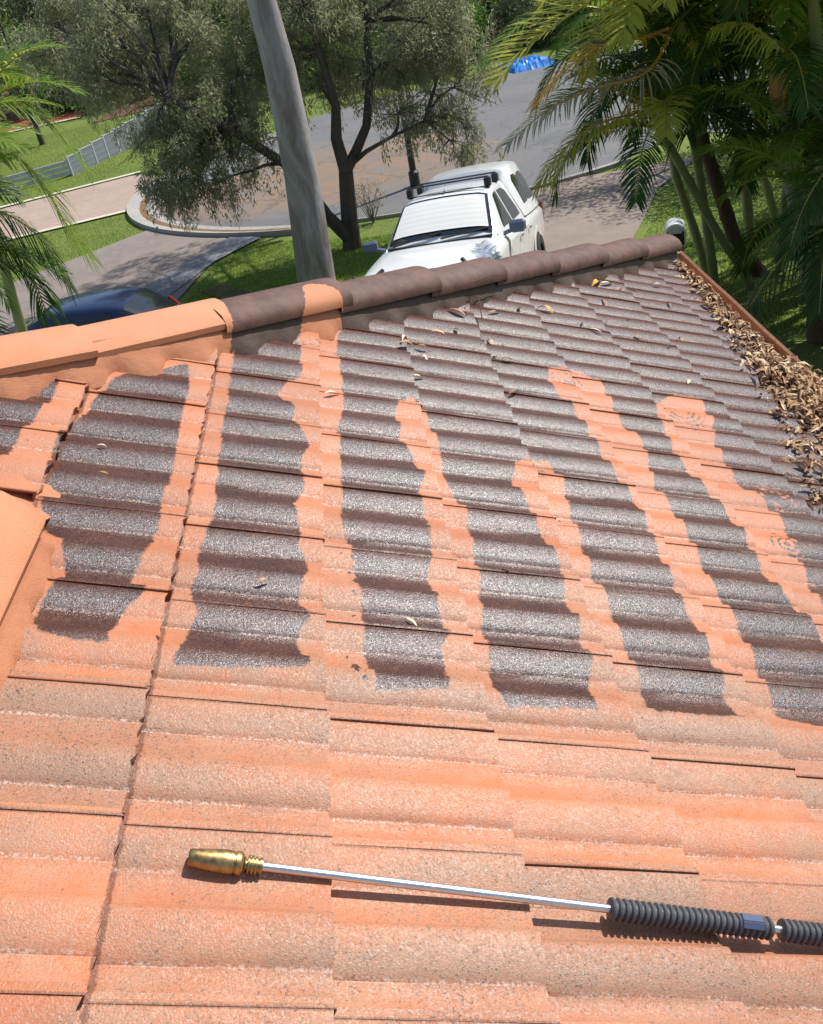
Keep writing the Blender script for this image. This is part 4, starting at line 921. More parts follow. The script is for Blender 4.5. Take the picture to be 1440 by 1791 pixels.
kst = [(3.54, cprof(.56, 1.73, .86, 1.1, .0)), (3.62, cprof(.60, 1.82, .88, 1.1)), (4.2, cprof(.62, 1.86, .89, 1.1)), (4.8, cprof(.61, 1.845, .885, 1.1)), (5.05, cprof(.57, 1.79, .87, 1.1)), (5.14, cprof(.50, 1.70, .84, 1.1, 0))]
ucan = loft('canopy', kst, M_WHITE, ute)
def ws_sheet(name, st, y0, y1, fx, off, mat, parent, n=10, rows=8):
    vs = []; fs = []
    for i in range(rows + 1):
        y = y0 + (y1 - y0) * i / rows; p = lerp_st(st, y); pts = sorted((a, z) for a, z in p[:5])
        def topz(x):
            x = abs(x)
            for (xa, za), (xb, zb) in zip(pts, pts[1:]):
                if xa <= x <= xb and xb > xa: return za + (zb - za) * (x - xa) / (xb - xa)
            return pts[-1][1]
        wm = pts[-2][0] * fx
        for j in range(n + 1):
            x = -wm + 2 * wm * j / n; vs.append((x, y - off * .55, topz(x) + off))
    for i in range(rows):
        for j in range(n): fs.append((i * (n + 1) + j, i * (n + 1) + j + 1, (i + 1) * (n + 1) + j + 1, (i + 1) * (n + 1) + j))
    return mesh(name, vs, fs, mat, parent, True)
wsg = ws_sheet('windscreen', cst, 1.56, 2.20, 1.0, .010, M_GLASS, ute)
ws_sheet('sunshade', cst, 1.625, 2.14, .93, .022, M_SHADE, ute)
b = MB(); b.tube([(-.66, 1.50, 1.16), (-.2, 1.54, 1.225), (.02, 1.58, 1.265)], .012, 6); b.tube([(.02, 1.50, 1.18), (.4, 1.54, 1.21), (.66, 1.59, 1.225)], .012, 6); b.build('wipers', M_BLACKP, ute)
b = MB(); b.box((0, 1.50, 1.135), (1.46, .10, .022), None, .008); b.build('cowl', M_BLACKP, ute)
for s in (-1, 1):
    side_panel('front_window', cst, [(1.98, 1.16), (2.02, 1.24), (2.32, 1.56), (2.44, 1.59), (2.58, 1.595), (2.60, 1.16)], .008, M_GLASS, ute, s)
    side_panel('rear_window', cst, [(2.70, 1.16), (2.70, 1.595), (3.05, 1.595), (3.24, 1.54), (3.36, 1.28), (3.36, 1.17)], .008, M_GLASS, ute, s)
    side_panel('canopy_window', kst, [(3.85, 1.26), (3.82, 1.62), (3.92, 1.69), (4.66, 1.69), (4.80, 1.60), (4.86, 1.26)], .010, M_GLASS, ute, s)
    for y0, y1, nm in ((1.72, 2.64, 'front_door'), (2.665, 3.46, 'rear_door')):
        d_ = side_panel(nm, ust, [(y0, .46), (y0 - .02, .9), (y0, 1.045), (y1, 1.045), (y1, .46)], .007, M_WHITE, ute, s)
        b = MB(); yy = y1 - .14; b.box((s * (side_x(ust, yy, .93) + .03), yy, .95), (.03, .16, .035), None, .01); b.build('door_handle', M_CHROME, d_)
    b = MB(); b.box((s * 1.04, 1.70, 1.18), (.20, .11, .165), Matrix.Rotation(s * R(-8), 3, 'Z'), .035); b.tube([(s * .84, 1.76, 1.10), (s * .98, 1.72, 1.14)], .03, 6); b.build('wing_mirror', M_MIRR, ute)
    for y in (.95, 4.15):
        vs = []; fs = []; n = 16
        for q in range(n + 1):
            a = math.pi * q / n
            for rr, oo in ((.36, .004), (.44, .020), (.475, .004)): vs.append((s * (.925 + oo), y + rr * math.cos(a), .40 + rr * math.sin(a)))
        for q in range(n):
            for j in range(2): fs.append((q * 3 + j, q * 3 + j + 1, q * 3 + 4 + j, q * 3 + 3 + j))
        mesh('wheel_arch', vs, fs, M_WHITE, ute, True)
        b = MB(); b.lathe([(0, .365), (.012, .365)], 26); o = b.build('arch_liner', M_BLK, ute); o.location = (s * .92, y, .40)
        if s < 0: o.location.x -= .012
        wheel(ute, s * .84, y, .37, s, .26)
    b = MB(); b.box((s * .68, .10, .74), (.28, .18, .18), Matrix.Rotation(s * R(-18), 3, 'Z'), .04); b.build('headlight', M_LENS, ute)
    b = MB(); b.box((s * .86, 5.15, .95), (.10, .10, .34), None, .02); b.build('tail_light', M_RED, ute)
    b = MB(); b.tube([(s * .52, .42, 1.025), (s * .60, .30, .965)], .028, 8); b.build('bonnet_badge_clip', M_BLACKP, ute)
b = MB(); b.box((0, .10, .985), (1.62, .05, .05), None, .015); b.tube([(-.81, .12, .985), (-.88, .3, 1.0)], .022, 6); b.tube([(.81, .12, .985), (.88, .3, 1.0)], .022, 6); b.build('bonnet_protector', M_BLACKP, ute)
b = MB(); b.box((0, .0, .72), (.9, .05, .22), None, .02); b.build('grille', M_BLACKP, ute)
b = MB(); b.box((0, .02, .47), (1.5, .12, .22), None, .04); b.build('front_bumper', M_WHITE, ute)
b = MB(); b.box((0, 5.22, .52), (1.5, .14, .16), None, .03); b.build('rear_bumper', M_CHROME, ute)
for y in (2.50, 3.10):
    rk = MB(); rk.box((0, y, 1.812), (1.16, .05, .022), None, .01); ro_ = rk.build('roof_rack_bar', M_BLACKP, ute)
    for s in (-1, 1):
        b = MB(); b.box((s * .565, y, 1.74), (.085, .11, .14), None, .02); b.build('rack_foot', M_BLACKP, ro_)
b = MB(); b.box((0, 2.34, 1.698), (1.12, .03, .012)); b.build('roof_deflector_strip', M_BLACKP, ute)
b = MB(); b.tube([(-.02, 2.29, 1.69), (-.02, 2.31, 1.73), (-.02, 2.35, 1.76)], .008, 5); b.build('aerial', M_BLACKP, ute)
# ---- blue hatchback
bd = Vector((.975, -.22, 0)).normalized(); br = Vector((0, 0, 1)).cross(bd) * -1
bz = HZ(-4, 14.0); car = empty('blue_hatchback', mat=Matrix([[(-br)[i] if False else br[i], bd[i], (0, 0, 1)[i], (-6.06, 14.30, bz - .10)[i]] for i in range(3)] + [[0, 0, 0, 1]]) @ Matrix.Scale(.93, 4))
tag(car, 'dark blue hatchback on the left driveway, tail to the right, mostly behind the ridge caps', 'car')
bst = [(0, bprof(.60, .58, .5, .25, 0)), (.08, bprof(.72, .68, .6, .22)), (.3, bprof(.80, .78, .7, .2)), (.7, bprof(.84, .88, .85, .2)), (1.1, bprof(.85, .94, .93, .2)), (2.2, bprof(.855, .95, .95, .2)), (3.4, bprof(.85, .97, .97, .22)), (3.8, bprof(.82, .95, .94, .26)), (3.95, bprof(.74, .85, .8, .3))]
loft('body', bst, M_BLUE, car)
gst = [(.85, cprof(.58, .96, .70, .90, .02)), (1.15, cprof(.58, 1.10, .74, .9, .03)), (1.6, cprof(.55, 1.34, .78, .9)), (1.85, cprof(.54, 1.42, .79, .9)), (2.3, cprof(.54, 1.46, .79, .9)), (2.9, cprof(.53, 1.445, .79, .9)), (3.2, cprof(.51, 1.40, .78, .9)), (3.5, cprof(.49, 1.22, .76, .9)), (3.78, cprof(.50, .99, .72, .88, 0))]
loft('cabin', gst, M_BLUE, car)
ws_sheet('windscreen', gst, .98, 1.72, .97, .008, M_GLASS, car)
ws_sheet('rear_window', gst, 3.22, 3.70, .97, .008, M_GLASS, car)
for s in (-1, 1):
    side_panel('front_window', gst, [(1.42, 1.0), (1.72, 1.27), (1.95, 1.35), (2.30, 1.36), (2.32, 1.0)], .006, M_GLASS, car, s)
    side_panel('rear_side_window', gst, [(2.40, 1.0), (2.40, 1.36), (2.85, 1.345), (3.12, 1.22), (3.28, 1.04), (3.1, 1.0)], .006, M_GLASS, car, s)
    side_panel('door', bst, [(1.35, .35), (1.35, .88), (2.34, .89), (2.34, .35)], .005, M_BLUE, car, s)
    for y in (.72, 3.2): wheel(car, s * .76, y, .31, s, .2)
    b = MB(); b.box((s * .655, 3.56, 1.03), (.07, .06, .24), Matrix.Rotation(R(42), 3, 'X'), .012); b.build('tail_light', M_RED, car)
    b = MB(); b.box((s * .93, 1.35, 1.02), (.2, .1, .13), None, .03); b.build('wing_mirror', M_BLUE, car)
    b = MB(); b.box((s * .62, .1, .62), (.28, .16, .14), None, .03); b.build('headlight', M_LENS, car)

# ------------------------------------------------------------------ palms
def palmleaf(name, c1, c2, tip, trans=.4): return leafmat(name, c1, c2, trans, .5, spec=.22, nscale=2.2, c3=tip, p3=.93)
M_PG = palmleaf('palm_green', (.070, .140, .016), (.19, .275, .034), (.34, .34, .05)); M_PY = palmleaf('palm_yellow_green', (.30, .34, .040), (.56, .54, .11), (.60, .44, .06), .5)
M_PO = palmleaf('palm_orange_dying', (.42, .23, .03), (.60, .36, .05), (.38, .36, .25), .4); M_PGREY = palmleaf('palm_bleached', (.30, .28, .20), (.46, .43, .33), (.45, .22, .04), .3)
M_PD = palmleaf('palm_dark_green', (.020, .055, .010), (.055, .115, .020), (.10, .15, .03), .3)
M_RACH = simple('palm_stalk', (.30, .26, .05), .45); M_RACHO = simple('orange_palm_stalk', (.50, .27, .04), .45)
def frond_mesh(name, pts, L, mats, n=44, wd=.022, droop=.5, vee=.5, fwd=.55, r=random.Random(1), bend=.5):
    pts = [Vector(p) for p in pts]
    cum = [0]
    for a, b_ in zip(pts, pts[1:]): cum.append(cum[-1] + (b_ - a).length)
    def at(t):
        # Catmull-Rom along the control points
        s = t * (len(pts) - 1); i = min(int(s), len(pts) - 2); f = s - i
        p0, p1, p2, p3 = pts[max(i - 1, 0)], pts[i], pts[i + 1], pts[min(i + 2, len(pts) - 1)]
        return .5 * ((2 * p1) + (p2 - p0) * f + (2 * p0 - 5 * p1 + 4 * p2 - p3) * f * f + (3 * p1 - p0 - 3 * p2 + p3) * f ** 3)
    mb = MB(); N = 14; mb.tube([at(i / N) for i in range(N + 1)], [.016 * (1 - .85 * i / N) + .002 for i in range(N + 1)], 5, False)
    nr_ = len(mb.f)
    for i in range(n):
        t = .14 + .86 * (i + .5) / n; p = at(t); tg = (at(min(1, t + .02)) - at(t - .02)).normalized()
        side = tg.cross(Vector((0, 0, 1)))
        side = side.normalized() if side.length > .05 else Vector((1, 0, 0)); upv = side.cross(tg).normalized()
        ln = L * (math.sin(math.pi * (.12 + .80 * t)) ** .6) * (1 - .35 * t)
        for s in (-1, 1):
            if r.random() < .04: continue
            l = ln * r.uniform(.82, 1.12); d = (side * s + tg * (fwd + .7 * t ** 2) + upv * vee * r.uniform(.5, 1.2) + Vector((r.uniform(-.12, .12), r.uniform(-.12, .12), r.uniform(-.12, .12)))).normalized()
            wv = d.cross(upv).normalized() * wd * .5 * r.uniform(.8, 1.15); q = p; vv = []
            for k_, f in enumerate((0, .35, .7, 1.0)):
                pos = p + d * l * f * (1 - .12 * f * bend) + Vector((0, 0, -1)) * (droop * l * f ** 2.1) * r.uniform(.9, 1.1)
                ww = wv * (.55, 1.0, .75, .06)[k_]; vv += [pos - ww, pos + ww]
            b0 = len(mb.v); mb.v += [tuple(v) for v in vv]; mb.f += [(b0, b0 + 1, b0 + 3, b0 + 2), (b0 + 2, b0 + 3, b0 + 5, b0 + 4), (b0 + 4, b0 + 5, b0 + 7, b0 + 6)]
    me = bpy.data.meshes.new(name); me.from_pydata(mb.v, [], mb.f); me.update()
    for m in mats: me.materials.append(m)
    me.polygons.foreach_set('material_index', [1 if i < nr_ else 0 for i in range(len(me.polygons))])
    return me
def arch(L, e0, e1, n=6, twist=0):
    """control points of a frond leaving the crown at elevation e0 and ending at e1"""
    p = Vector((0, 0, 0)); out = [p.copy()]
    for i in range(n):
        e = R(e0 + (e1 - e0) * ((i + .5) / n) ** 1.15); a = twist * (i / n) ** 2; p = p + Vector((math.cos(e) * math.cos(a), math.cos(e) * math.sin(a), math.sin(e))) * L / n; out.append(p.copy())
    return out
r3 = random.Random(21)
FV = {'g': [], 'y': [], 'd': []}
for i in range(7): FV['g'].append(frond_mesh('frond', arch(r3.uniform(1.7, 2.2), r3.uniform(50, 70), r3.uniform(-60, -20), 6, r3.uniform(-.4, .4)), .62, [M_PG, M_RACH], 52, .030, r3.uniform(.12, .35), .55, .6, r3))
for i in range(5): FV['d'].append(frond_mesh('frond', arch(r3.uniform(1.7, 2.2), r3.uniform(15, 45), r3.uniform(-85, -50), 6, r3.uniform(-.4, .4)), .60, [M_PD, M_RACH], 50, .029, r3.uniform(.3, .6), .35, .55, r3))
for i in range(4): FV['y'].append(frond_mesh('frond', arch(r3.uniform(1.6, 2.0), r3.uniform(20, 55), r3.uniform(-70, -40), 6, r3.uniform(-.4, .4)), .60, [M_PY, M_RACH], 50, .030, r3.uniform(.15, .4), .5, .6, r3))
M_CANE = simple('cane_stem', (.22, .24, .10), .5, var=.3, scale=5); M_CANE2 = simple('pale_grey_stem', (.40, .37, .28), .6, var=.3, scale=6, bump=.004); M_SHAFT = simple('crownshaft', (.30, .36, .14), .4, var=.25, scale=4); M_FIB = simple('fibrous_stem', (.10, .065, .035), .9, var=.4, scale=14, bump=.02, bscale=30)
M_SHAFTO = simple('orange_crownshaft', (.42, .26, .08), .45, var=.3, scale=4)
def palm(label, base, head, kinds, seed, group, stem=M_CANE, rad_=.055, mid=None, extra=(), scale=1.0, shaft=M_SHAFT, names=True):
    r = random.Random(seed); root = empty('palm', base); tag(root, label, 'palm', group)
    base, head = Vector(base), Vector(head); m_ = Vector(mid) if mid else base.lerp(head, .5) + Vector((r.uniform(-.15, .15), r.uniform(-.15, .15), 0))
    pts = [base + Vector((0, 0, -.1)), base.lerp(m_, .5), m_, m_.lerp(head, .6), head]
    # rings on the stem
    P = []; Rr_ = []
    for i in range(33):
        s = i / 32 * 4; k = min(int(s), 3); f = s - k; P.append(pts[k].lerp(pts[k + 1], f)); Rr_.append(rad_ * (1.25 - .35 * i / 32) * (1.10 if i % 4 == 0 else 1))
    b = MB(); b.tube(P, Rr_, 12); o = b.build('stem', stem, None, True); adopt(o, root)
    d = (head - pts[3]).normalized(); top = head + d * .34
    b = MB(); b.tube([head - d * .08, head, head + d * .15, top, top + d * .12], [rad_ * .95, rad_ * 1.25, rad_ * 1.15, rad_ * .8, rad_ * .3], 12); o = b.build('crownshaft', shaft, None, True); adopt(o, root)
    a0 = r.uniform(0, 360); n = len(kinds)
    for i, k in enumerate(kinds):
        me = FV[k][r.randrange(len(FV[k]))]; az = a0 + i * 137.5
        o = bpy.data.objects.new('frond', me); COL.objects.link(o)
        o.matrix_basis = Matrix.Translation(top - d * (.04 + .012 * i)) @ Matrix.Rotation(R(az), 4, 'Z') @ Matrix.Rotation(R(r.uniform(-12, 14)), 4, 'Y') @ Matrix.Rotation(R(r.uniform(-15, 15)), 4, 'X') @ Matrix.Scale(scale * r.uniform(.88, 1.1), 4)
        adopt(o, root)
    for pts_, L, mats, n_, wd, dr, ve in extra:
        me = frond_mesh('frond', pts_, L, mats, n_, wd, dr, ve, .5, r); o = bpy.data.objects.new('frond', me); COL.objects.link(o); adopt(o, root)
    return root
GR = 'palms in the clump right of the gutter'
def gz(x, y): return HZ(x, y)
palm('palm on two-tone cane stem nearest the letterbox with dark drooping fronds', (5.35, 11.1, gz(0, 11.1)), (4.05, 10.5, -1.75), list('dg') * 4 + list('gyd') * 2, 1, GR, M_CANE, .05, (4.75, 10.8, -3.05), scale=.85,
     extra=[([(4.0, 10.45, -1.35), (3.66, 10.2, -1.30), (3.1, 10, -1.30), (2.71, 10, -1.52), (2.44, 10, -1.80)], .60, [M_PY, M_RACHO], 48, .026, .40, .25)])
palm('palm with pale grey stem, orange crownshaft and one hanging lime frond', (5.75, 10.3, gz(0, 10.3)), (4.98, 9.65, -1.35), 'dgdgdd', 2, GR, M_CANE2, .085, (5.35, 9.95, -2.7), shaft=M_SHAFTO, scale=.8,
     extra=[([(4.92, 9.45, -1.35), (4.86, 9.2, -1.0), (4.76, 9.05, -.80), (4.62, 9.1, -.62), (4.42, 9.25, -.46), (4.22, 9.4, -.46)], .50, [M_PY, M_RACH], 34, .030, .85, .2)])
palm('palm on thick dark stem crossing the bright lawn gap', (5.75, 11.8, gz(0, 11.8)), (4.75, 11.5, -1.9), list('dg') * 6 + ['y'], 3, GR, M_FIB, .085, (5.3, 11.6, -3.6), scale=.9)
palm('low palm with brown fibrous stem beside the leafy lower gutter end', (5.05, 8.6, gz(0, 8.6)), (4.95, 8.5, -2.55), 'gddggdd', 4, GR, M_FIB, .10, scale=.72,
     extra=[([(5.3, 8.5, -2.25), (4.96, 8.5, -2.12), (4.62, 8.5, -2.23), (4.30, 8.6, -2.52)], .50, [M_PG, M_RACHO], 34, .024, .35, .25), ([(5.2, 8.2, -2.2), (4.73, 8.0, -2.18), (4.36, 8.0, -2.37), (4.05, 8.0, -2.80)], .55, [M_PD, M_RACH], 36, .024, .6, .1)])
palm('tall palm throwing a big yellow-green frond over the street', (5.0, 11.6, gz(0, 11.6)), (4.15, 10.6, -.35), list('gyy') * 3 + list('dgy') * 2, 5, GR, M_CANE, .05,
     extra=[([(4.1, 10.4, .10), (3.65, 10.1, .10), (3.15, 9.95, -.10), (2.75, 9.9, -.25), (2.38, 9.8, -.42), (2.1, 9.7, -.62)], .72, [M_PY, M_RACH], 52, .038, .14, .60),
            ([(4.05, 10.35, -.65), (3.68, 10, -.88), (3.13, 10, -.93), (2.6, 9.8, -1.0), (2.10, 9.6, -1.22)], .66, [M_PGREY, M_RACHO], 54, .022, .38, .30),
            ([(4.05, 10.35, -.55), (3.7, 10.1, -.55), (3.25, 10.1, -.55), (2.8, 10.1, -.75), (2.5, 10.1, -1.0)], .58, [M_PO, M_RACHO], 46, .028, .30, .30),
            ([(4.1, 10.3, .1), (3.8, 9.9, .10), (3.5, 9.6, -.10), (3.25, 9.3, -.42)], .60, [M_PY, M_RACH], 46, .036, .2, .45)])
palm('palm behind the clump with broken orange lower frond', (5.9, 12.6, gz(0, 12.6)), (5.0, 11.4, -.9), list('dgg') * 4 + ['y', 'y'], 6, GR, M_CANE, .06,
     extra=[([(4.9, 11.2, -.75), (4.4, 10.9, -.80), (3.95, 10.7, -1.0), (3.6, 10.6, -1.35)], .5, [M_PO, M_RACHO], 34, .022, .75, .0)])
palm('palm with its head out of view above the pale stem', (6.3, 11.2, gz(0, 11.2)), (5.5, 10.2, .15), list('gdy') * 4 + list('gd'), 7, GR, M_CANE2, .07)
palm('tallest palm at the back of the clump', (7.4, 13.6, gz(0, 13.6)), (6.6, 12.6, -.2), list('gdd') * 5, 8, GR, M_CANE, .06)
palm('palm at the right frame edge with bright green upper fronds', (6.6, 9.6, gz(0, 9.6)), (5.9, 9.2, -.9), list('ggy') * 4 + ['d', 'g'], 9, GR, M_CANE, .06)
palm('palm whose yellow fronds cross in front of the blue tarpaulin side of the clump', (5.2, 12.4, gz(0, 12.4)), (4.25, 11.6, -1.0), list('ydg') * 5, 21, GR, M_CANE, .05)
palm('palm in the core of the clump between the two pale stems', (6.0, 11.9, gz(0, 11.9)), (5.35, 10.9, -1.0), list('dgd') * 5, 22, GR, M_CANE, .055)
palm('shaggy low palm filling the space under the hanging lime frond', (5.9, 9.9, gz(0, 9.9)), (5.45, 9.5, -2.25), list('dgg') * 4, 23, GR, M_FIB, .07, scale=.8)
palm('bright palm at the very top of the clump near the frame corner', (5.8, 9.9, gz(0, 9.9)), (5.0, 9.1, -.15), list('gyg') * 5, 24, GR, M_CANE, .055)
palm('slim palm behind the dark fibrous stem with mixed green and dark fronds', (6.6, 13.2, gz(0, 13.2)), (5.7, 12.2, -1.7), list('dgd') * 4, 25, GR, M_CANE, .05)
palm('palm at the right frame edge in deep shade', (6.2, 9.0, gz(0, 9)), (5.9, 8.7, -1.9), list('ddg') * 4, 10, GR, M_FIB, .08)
GL = 'palms at the left edge of the view'
palm('left palm with silver-lit frond arching over the lawn', (-4.2, 9.4, -3.5), (-3.62, 9.1, -.75), list('gdg') * 5, 11, GL, M_CANE, .06, scale=.8,
     extra=[([(-3.6, 9.0, -.35), (-3.2, 9, -.08), (-2.75, 9, .12), (-2.4, 9, .10), (-2.15, 9, -.15), (-2.0, 9, -.55)], .52, [M_PG, M_RACH], 48, .020, .55, .35),
            ([(-3.6, 9.0, -.50), (-3.09, 9, -.37), (-2.65, 9, -.28), (-2.43, 9, -.60), (-2.36, 9, -1.0), (-2.22, 9, -1.40)], .55, [M_PG, M_RACH], 48, .020, .55, .25)])
palm('lower left palm with dark hanging fronds over the driveway', (-4.5, 9.3, -3.5), (-3.95, 9.1, -1.55), list('gdd') * 5, 12, GL, M_CANE, .06, scale=.75,
     extra=[([(-3.9, 9.0, -1.2), (-3.35, 9, -.90), (-3.03, 9, -.98), (-2.87, 9, -1.30), (-2.86, 9, -1.85)], .50, [M_PD, M_RACH], 46, .020, .8, .1),
            ([(-3.9, 9.0, -1.1), (-3.3, 8.9, -.75), (-2.9, 8.9, -.75), (-2.6, 8.9, -1.1), (-2.5, 8.9, -1.6)], .50, [M_PD, M_RACH], 46, .020, .8, .1)])
palm('tall far left palm with bright upright fronds and a yellow one', (-4.5, 12.2, gz(0, 12.2)), (-3.9, 11.8, -.55), 'gggygdgg', 13, GL, M_CANE, .06, scale=.9,
     extra=[([(-3.9, 11.8, -.2), (-3.4, 11.6, .1), (-2.95, 11.4, .32), (-2.6, 11.3, .38)], .3, [M_PY, M_RACH], 22, .02, .2, .3)])
# dark shrubs behind the palms, the low near ones added to darken a shaded corner
M_SHR = leafmat('dark_shrub_leaf', (.016, .042, .012), (.045, .09, .022), .25, .4, nscale=1.5)
M_BRI = leafmat('bright_leaf', (.055, .13, .018), (.15, .26, .035), .4, .4, nscale=1.2)
def shrub(label, c, r_, n, mat, L=.12, W=.06, group=None, cat='shrub', name='shrub'):
    g = gz(c[0], c[1]); root = empty(name, (c[0], c[1], g)); tag(root, label, cat, group); A = []
    k = int(10 + 10 * r_[0] * r_[2])
    for _ in range(k):
        d = nr.normal(0, 1, 3); d /= np.linalg.norm(d); cc = (c[0] + d[0] * r_[0] * .75, c[1] + d[1] * r_[1] * .75, g + r_[2] * (1 + d[2] * .75)); q = nr.uniform(.3, .5)
        A.append(leaves_around(cc, (r_[0] * q, r_[1] * q, r_[2] * q), max(6, n // k), L, W, .15))
    o = quads_mesh('foliage', np.concatenate(A), mat); adopt(o, root)
    b = MB()
    for _ in range(7): e = (c[0] + nr.uniform(-.6, .6) * r_[0], c[1] + nr.uniform(-.6, .6) * r_[1], g + r_[2] * nr.uniform(.8, 1.5)); b.tube(limb_path((c[0], c[1], g), e, 4, .08), [.05, .04, .03, .02, .01], 5)
    o = b.build('stems', M_BARK, None); adopt(o, root); return root
SG = 'dark shrubs behind the palm clump'
for i, (c, r_, nm) in enumerate((((8.6, 10.8), (1.3, 1.2, 1.5), 'rounded dark shrub nearest the house behind the palms'), ((8.4, 13.4), (1.4, 1.3, 1.7), 'second dark shrub behind the palm stems'), ((9.8, 16.2), (1.6, 1.5, 1.9), 'third dark shrub, under the tallest palm'), ((7.6, 8.4), (1.0, 1.2, 1.5), 'dark shrub added for the shaded lower right corner beyond the gutter'), ((6.7, 10.2), (.8, .9, .9), 'small dark shrub added to darken the ground among the palm stems'), ((5.9, 7.3), (.9, 1.1, 1.0), 'low dark shrub added to darken the gap below the leafy gutter end'), ((12.5, 19.0), (2.2, 1.8, 2.4), 'big dark shrub at the road edge behind the palms'), ((14.8, 18.6), (2.2, 1.9, 3.2), 'dark shrub at the far right behind the pale-stemmed palm'), ((10.2, 13.2), (1.7, 1.5, 2.6), 'dark shrub low behind the shaded right edge palm'), ((9.3, 16.6), (1.5, 1.4, 2.0), 'leafy shrub filling the gap behind the letterbox side palms'), ((8.9, 19.8), (1.5, 1.4, 2.0), 'shrub at the kerb directly behind the tallest palm'), ((10.8, 19.6), (1.8, 1.6, 2.6), 'tall dark shrub right of the one at the kerb'), ((11.4, 22.6), (1.9, 1.6, 2.6), 'farthest dark shrub along the street edge'), ((13.8, 22.6), (2.2, 1.8, 3.0), 'highest dark shrub against the street at the right'), ((11.8, 15.2), (1.9, 1.7, 2.6), 'wide dark shrub near the right frame edge'))):
    shrub(nm, c, r_, 4200, M_SHR, .11, .05, SG)
# ------------------------------------------------------------------ trees and forest behind the street
M_FOR = [leafmat('forest_leaf_olive', (.060, .075, .028), (.15, .17, .065), .3, .5, nscale=.5), leafmat('forest_leaf_green', (.05, .11, .022), (.15, .25, .045), .35, .45, nscale=.5), leafmat('forest_leaf_grey', (.075, .085, .05), (.17, .18, .11), .3, .5, nscale=.6)]
def ftree(label, x, y, H, cr, mat, bark, n=5200, L=.30, W=.09, group=None, seed=0, low=.35, lean=0, th=.13):
    global rnd
    g = gz(x, y); r = random.Random(seed); root = empty('tree', (x, y, g)); tag(root, label, 'tree', group)
    top = Vector((x + lean, y, g + H * .8)); b = MB(); tp = limb_path((x, y, g - .1), top, 7, .04); b.tube(tp, [th * (1 - .7 * i / 7) for i in range(8)], 8)
    A = []; k = int(9 + cr * 3.5); ends = []
    for i in range(k):
        f = r.uniform(0, 1); zz = g + H * (low + (1 - low) * f); rad_ = cr * (math.sin(math.pi * (.15 + .75 * f)) ** .7); a = r.uniform(0, 6.28); q = r.uniform(.2, .95) * rad_
        ends.append((x + lean * f + q * math.cos(a), y + q * math.sin(a), zz))
    for e in ends:
        s = min(tp[2:], key=lambda p: (p - Vector(e)).length + max(0, p.z - e[2])); b.tube(limb_path(s, e, 4, .1), [.05, .04, .03, .02, .01], 5)
        q = cr * r.uniform(.22, .40); A.append(leaves_around(e, (q * 1.25, q * 1.25, q * .85), n // k, L, W, .35))
    o = b.build('trunk', bark, None, True); adopt(o, root); o = quads_mesh('crown', np.concatenate(A), mat); adopt(o, root)
FG = 'trees on the bank beyond the court'
T = [(-22, 58, 13, 3.6, 1, 1, 'bushy green tree behind the red mulch bed, leftmost of the bank'), (-18.5, 60, 14, 3.4, 0, 1, 'olive tree with pale trunk, second from the left on the bank'), (-15.3, 57, 12, 2.8, 0, 1, 'slender pale-stemmed tree right of the red mulch bed'), (-13, 61, 14, 3.3, 2, 1, 'grey-green tree in the middle of the bank left of the gum trunk'),
     (-10.6, 58, 11, 2.8, 0, 1, 'thin olive tree on the bank behind the low fence'), (-8.4, 60, 13, 3.4, 2, 1, 'silvery tree behind the top of the low fence'), (-6.2, 56, 11, 3.0, 1, 0, 'green tree left of the gum trunk at the back of the lawn'), (-3.8, 59, 13, 3.6, 0, 0, 'dark olive tree directly behind the gum trunk'), (-1.0, 53, 10, 3.0, 1, 0, 'green tree behind the weeping tree crown'),
     (1.8, 51, 10, 3.2, 0, 0, 'olive tree behind the lamp post'), (4.6, 50, 9, 3.0, 1, 0, 'bright tree at the end of the court left of the blue tarpaulin'), (7.6, 49, 9, 3.2, 1, 0, 'green tree right behind the blue tarpaulin'), (11.5, 48, 10, 3.6, 0, 0, 'olive tree right of the blue tarpaulin'), (16, 47, 10, 3.8, 1, 0, 'broad green tree behind the palm clump'), (21, 45, 10, 4, 0, 0, 'broad olive tree at the far right of the street'), (27, 44, 11, 4.2, 1, 0, 'last green tree along the street to the right')]
for i, (x, y, H, cr, m, bk, lab) in enumerate(T): ftree(lab, x, y, H, cr, M_FOR[m], (M_BARK, M_BARK2)[bk], 7500 if i < 13 else 4500, .26, .085, FG, 40 + i, .22 if i < 6 else .08)
ftree('leafy tree on the near side of the street hidden behind the palms', 9.4, 22.4, 6.4, 2.5, M_FOR[1], M_BARK, 6500, .15, .045, None, 77, .30, 0)
ftree('tall green tree filling the top right corner above the palms', 10.8, 16.0, 8.0, 2.8, M_SHR, M_BARK, 9000, .17, .06, None, 78, .25)
ftree('dense lawn tree left of the fence throwing shade on the grass', -12.5, 44.0, 6.5, 2.2, M_FOR[1], M_BARK, 3600, .22, .07, None, 79, .35)
UG = 'understorey bushes along the bank'
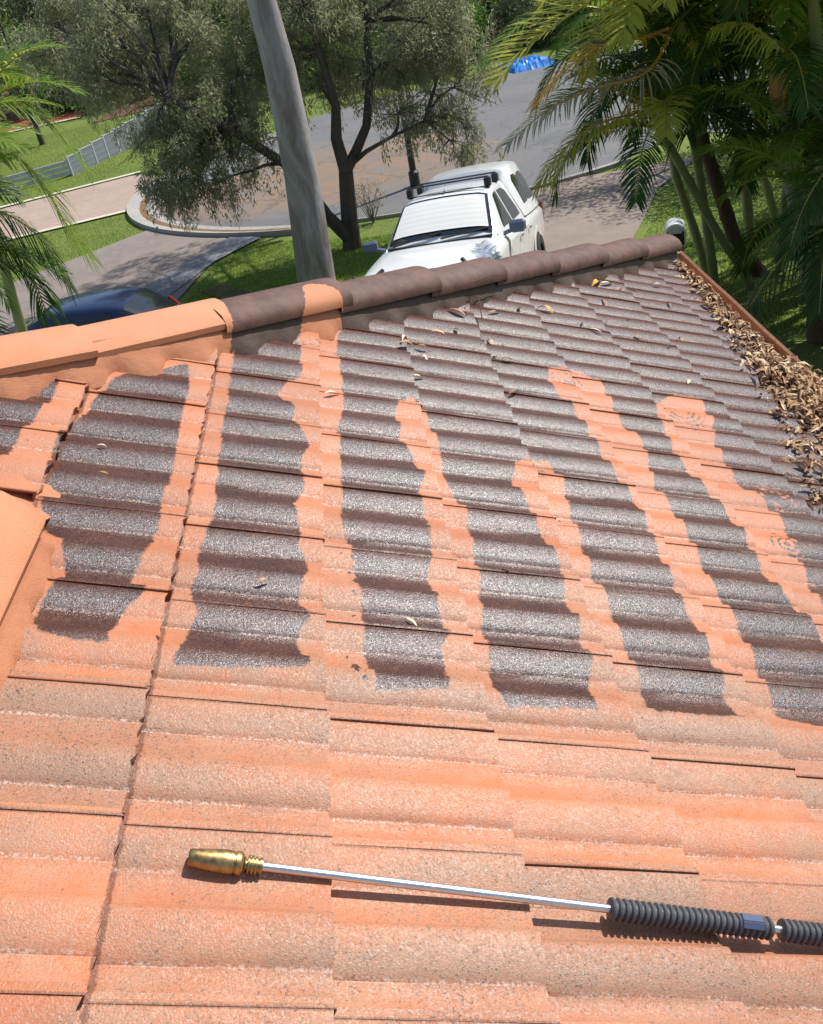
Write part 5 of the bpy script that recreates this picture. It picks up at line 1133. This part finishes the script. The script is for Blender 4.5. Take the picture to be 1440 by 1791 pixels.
for i, (x, y, r_, m, lab) in enumerate(((-20, 55, 1.6, 1, 'low green bush on the red mulch'), (-13.6, 54, 1.4, 0, 'scrubby olive bush at the right end of the red mulch'), (-10.4, 52.5, 1.5, 2, 'grey bush behind the low fence end'), (-5.4, 50.5, 1.7, 1, 'round green bush at the back of the lawn left of the gum trunk'), (-2.4, 47.5, 1.6, 1, 'bright round bush right of the gum trunk at the back'), (.6, 46, 1.7, 0, 'olive bush left of the lamp post at the road end'), (3.6, 44.5, 1.5, 1, 'bush on the verge left of the tarpaulin'), (10.6, 44, 1.7, 1, 'bush on the verge right of the tarpaulin'), (14.5, 43, 2.0, 0, 'wide bush on the far verge behind the fronds'), (1.4, 42.4, 1.2, 1, 'small bright bush at the far kerb left of the tarpaulin'), (4.2, 42.2, 1.4, 0, 'olive bush at the far kerb nearest the tarpaulin'), (5.6, 43.4, 1.5, 1, 'bright bush close behind the tarpaulin'), (8.6, 43.6, 1.5, 0, 'olive bush behind the right end of the tarpaulin'), (12.2, 41.8, 1.5, 1, 'bright bush at the far kerb right of the tarpaulin'), (-.8, 44.4, 1.5, 1, 'bright bush at the top end of the court'))):
    shrub(lab, (x, y), (r_, r_ * .9, r_ * .75), 3000, M_FOR[m] if m != 1 else M_BRI, .20, .09, UG)
# forest mass further up the bank (uncountable)
A = []
for i in range(420):
    x = nr.uniform(-55, 75); y = 66 + nr.uniform(0, 26) - .18 * max(0, x); z = gz(x, y) + nr.uniform(.5, 15); A.append(leaves_around((x, y, z), (2.8, 2.2, 1.9), 190, .55, .22, .3))
for i in range(230):
    x = nr.uniform(-1, 42); y = nr.uniform(47.5, 66) - .12 * max(0, x - 4); A.append(leaves_around((x, y, gz(x, y) + nr.uniform(.3, 2.0 + (y - 45) * .22)), (1.8, 1.5, 1.2), 170, .34, .13, .3))
for i in range(150):
    x = nr.uniform(-45, 5); y = 63 + nr.uniform(0, 8); A.append(leaves_around((x, y, gz(x, y) + nr.uniform(.2, 3.0)), (1.8, 1.4, 1.2), 150, .35, .14, .3))
o = quads_mesh('forest', np.concatenate(A), M_FOR[0]); tag(o, 'dense olive forest closing the view beyond the bank trees', 'forest', None, 'stuff')
b = MB()
for i in range(230):
    x = nr.uniform(-34, 8); y = nr.uniform(57, 74); h = nr.uniform(5, 13); b.tube(limb_path((x, y, gz(x, y) - .1), (x + nr.uniform(-.8, .8), y, gz(x, y) + h), 4, .03), [.10, .09, .07, .05, .03], 5)
o = b.build('forest_stems', M_BARK2); tag(o, 'crowd of thin pale stems in the forest beyond the lawn', 'forest stems', None, 'stuff')
# low leafy growth in the beds
A = [leaves_around((nr.uniform(-30, -12), nr.uniform(50, 57), -5.35 + nr.uniform(0, .4)), (.6, .5, .35), 60, .3, .05, -.3) for _ in range(60)]
A += [leaves_around((nr.uniform(-12, 4), nr.uniform(49, 56), -5.35 + nr.uniform(0, .4)), (.6, .5, .35), 60, .25, .07, .1) for _ in range(60)]
o = quads_mesh('ground_cover', np.concatenate(A), M_FOR[1]); tag(o, 'ground cover plants in the beds along the back of the lawn', 'ground cover', None, 'stuff')
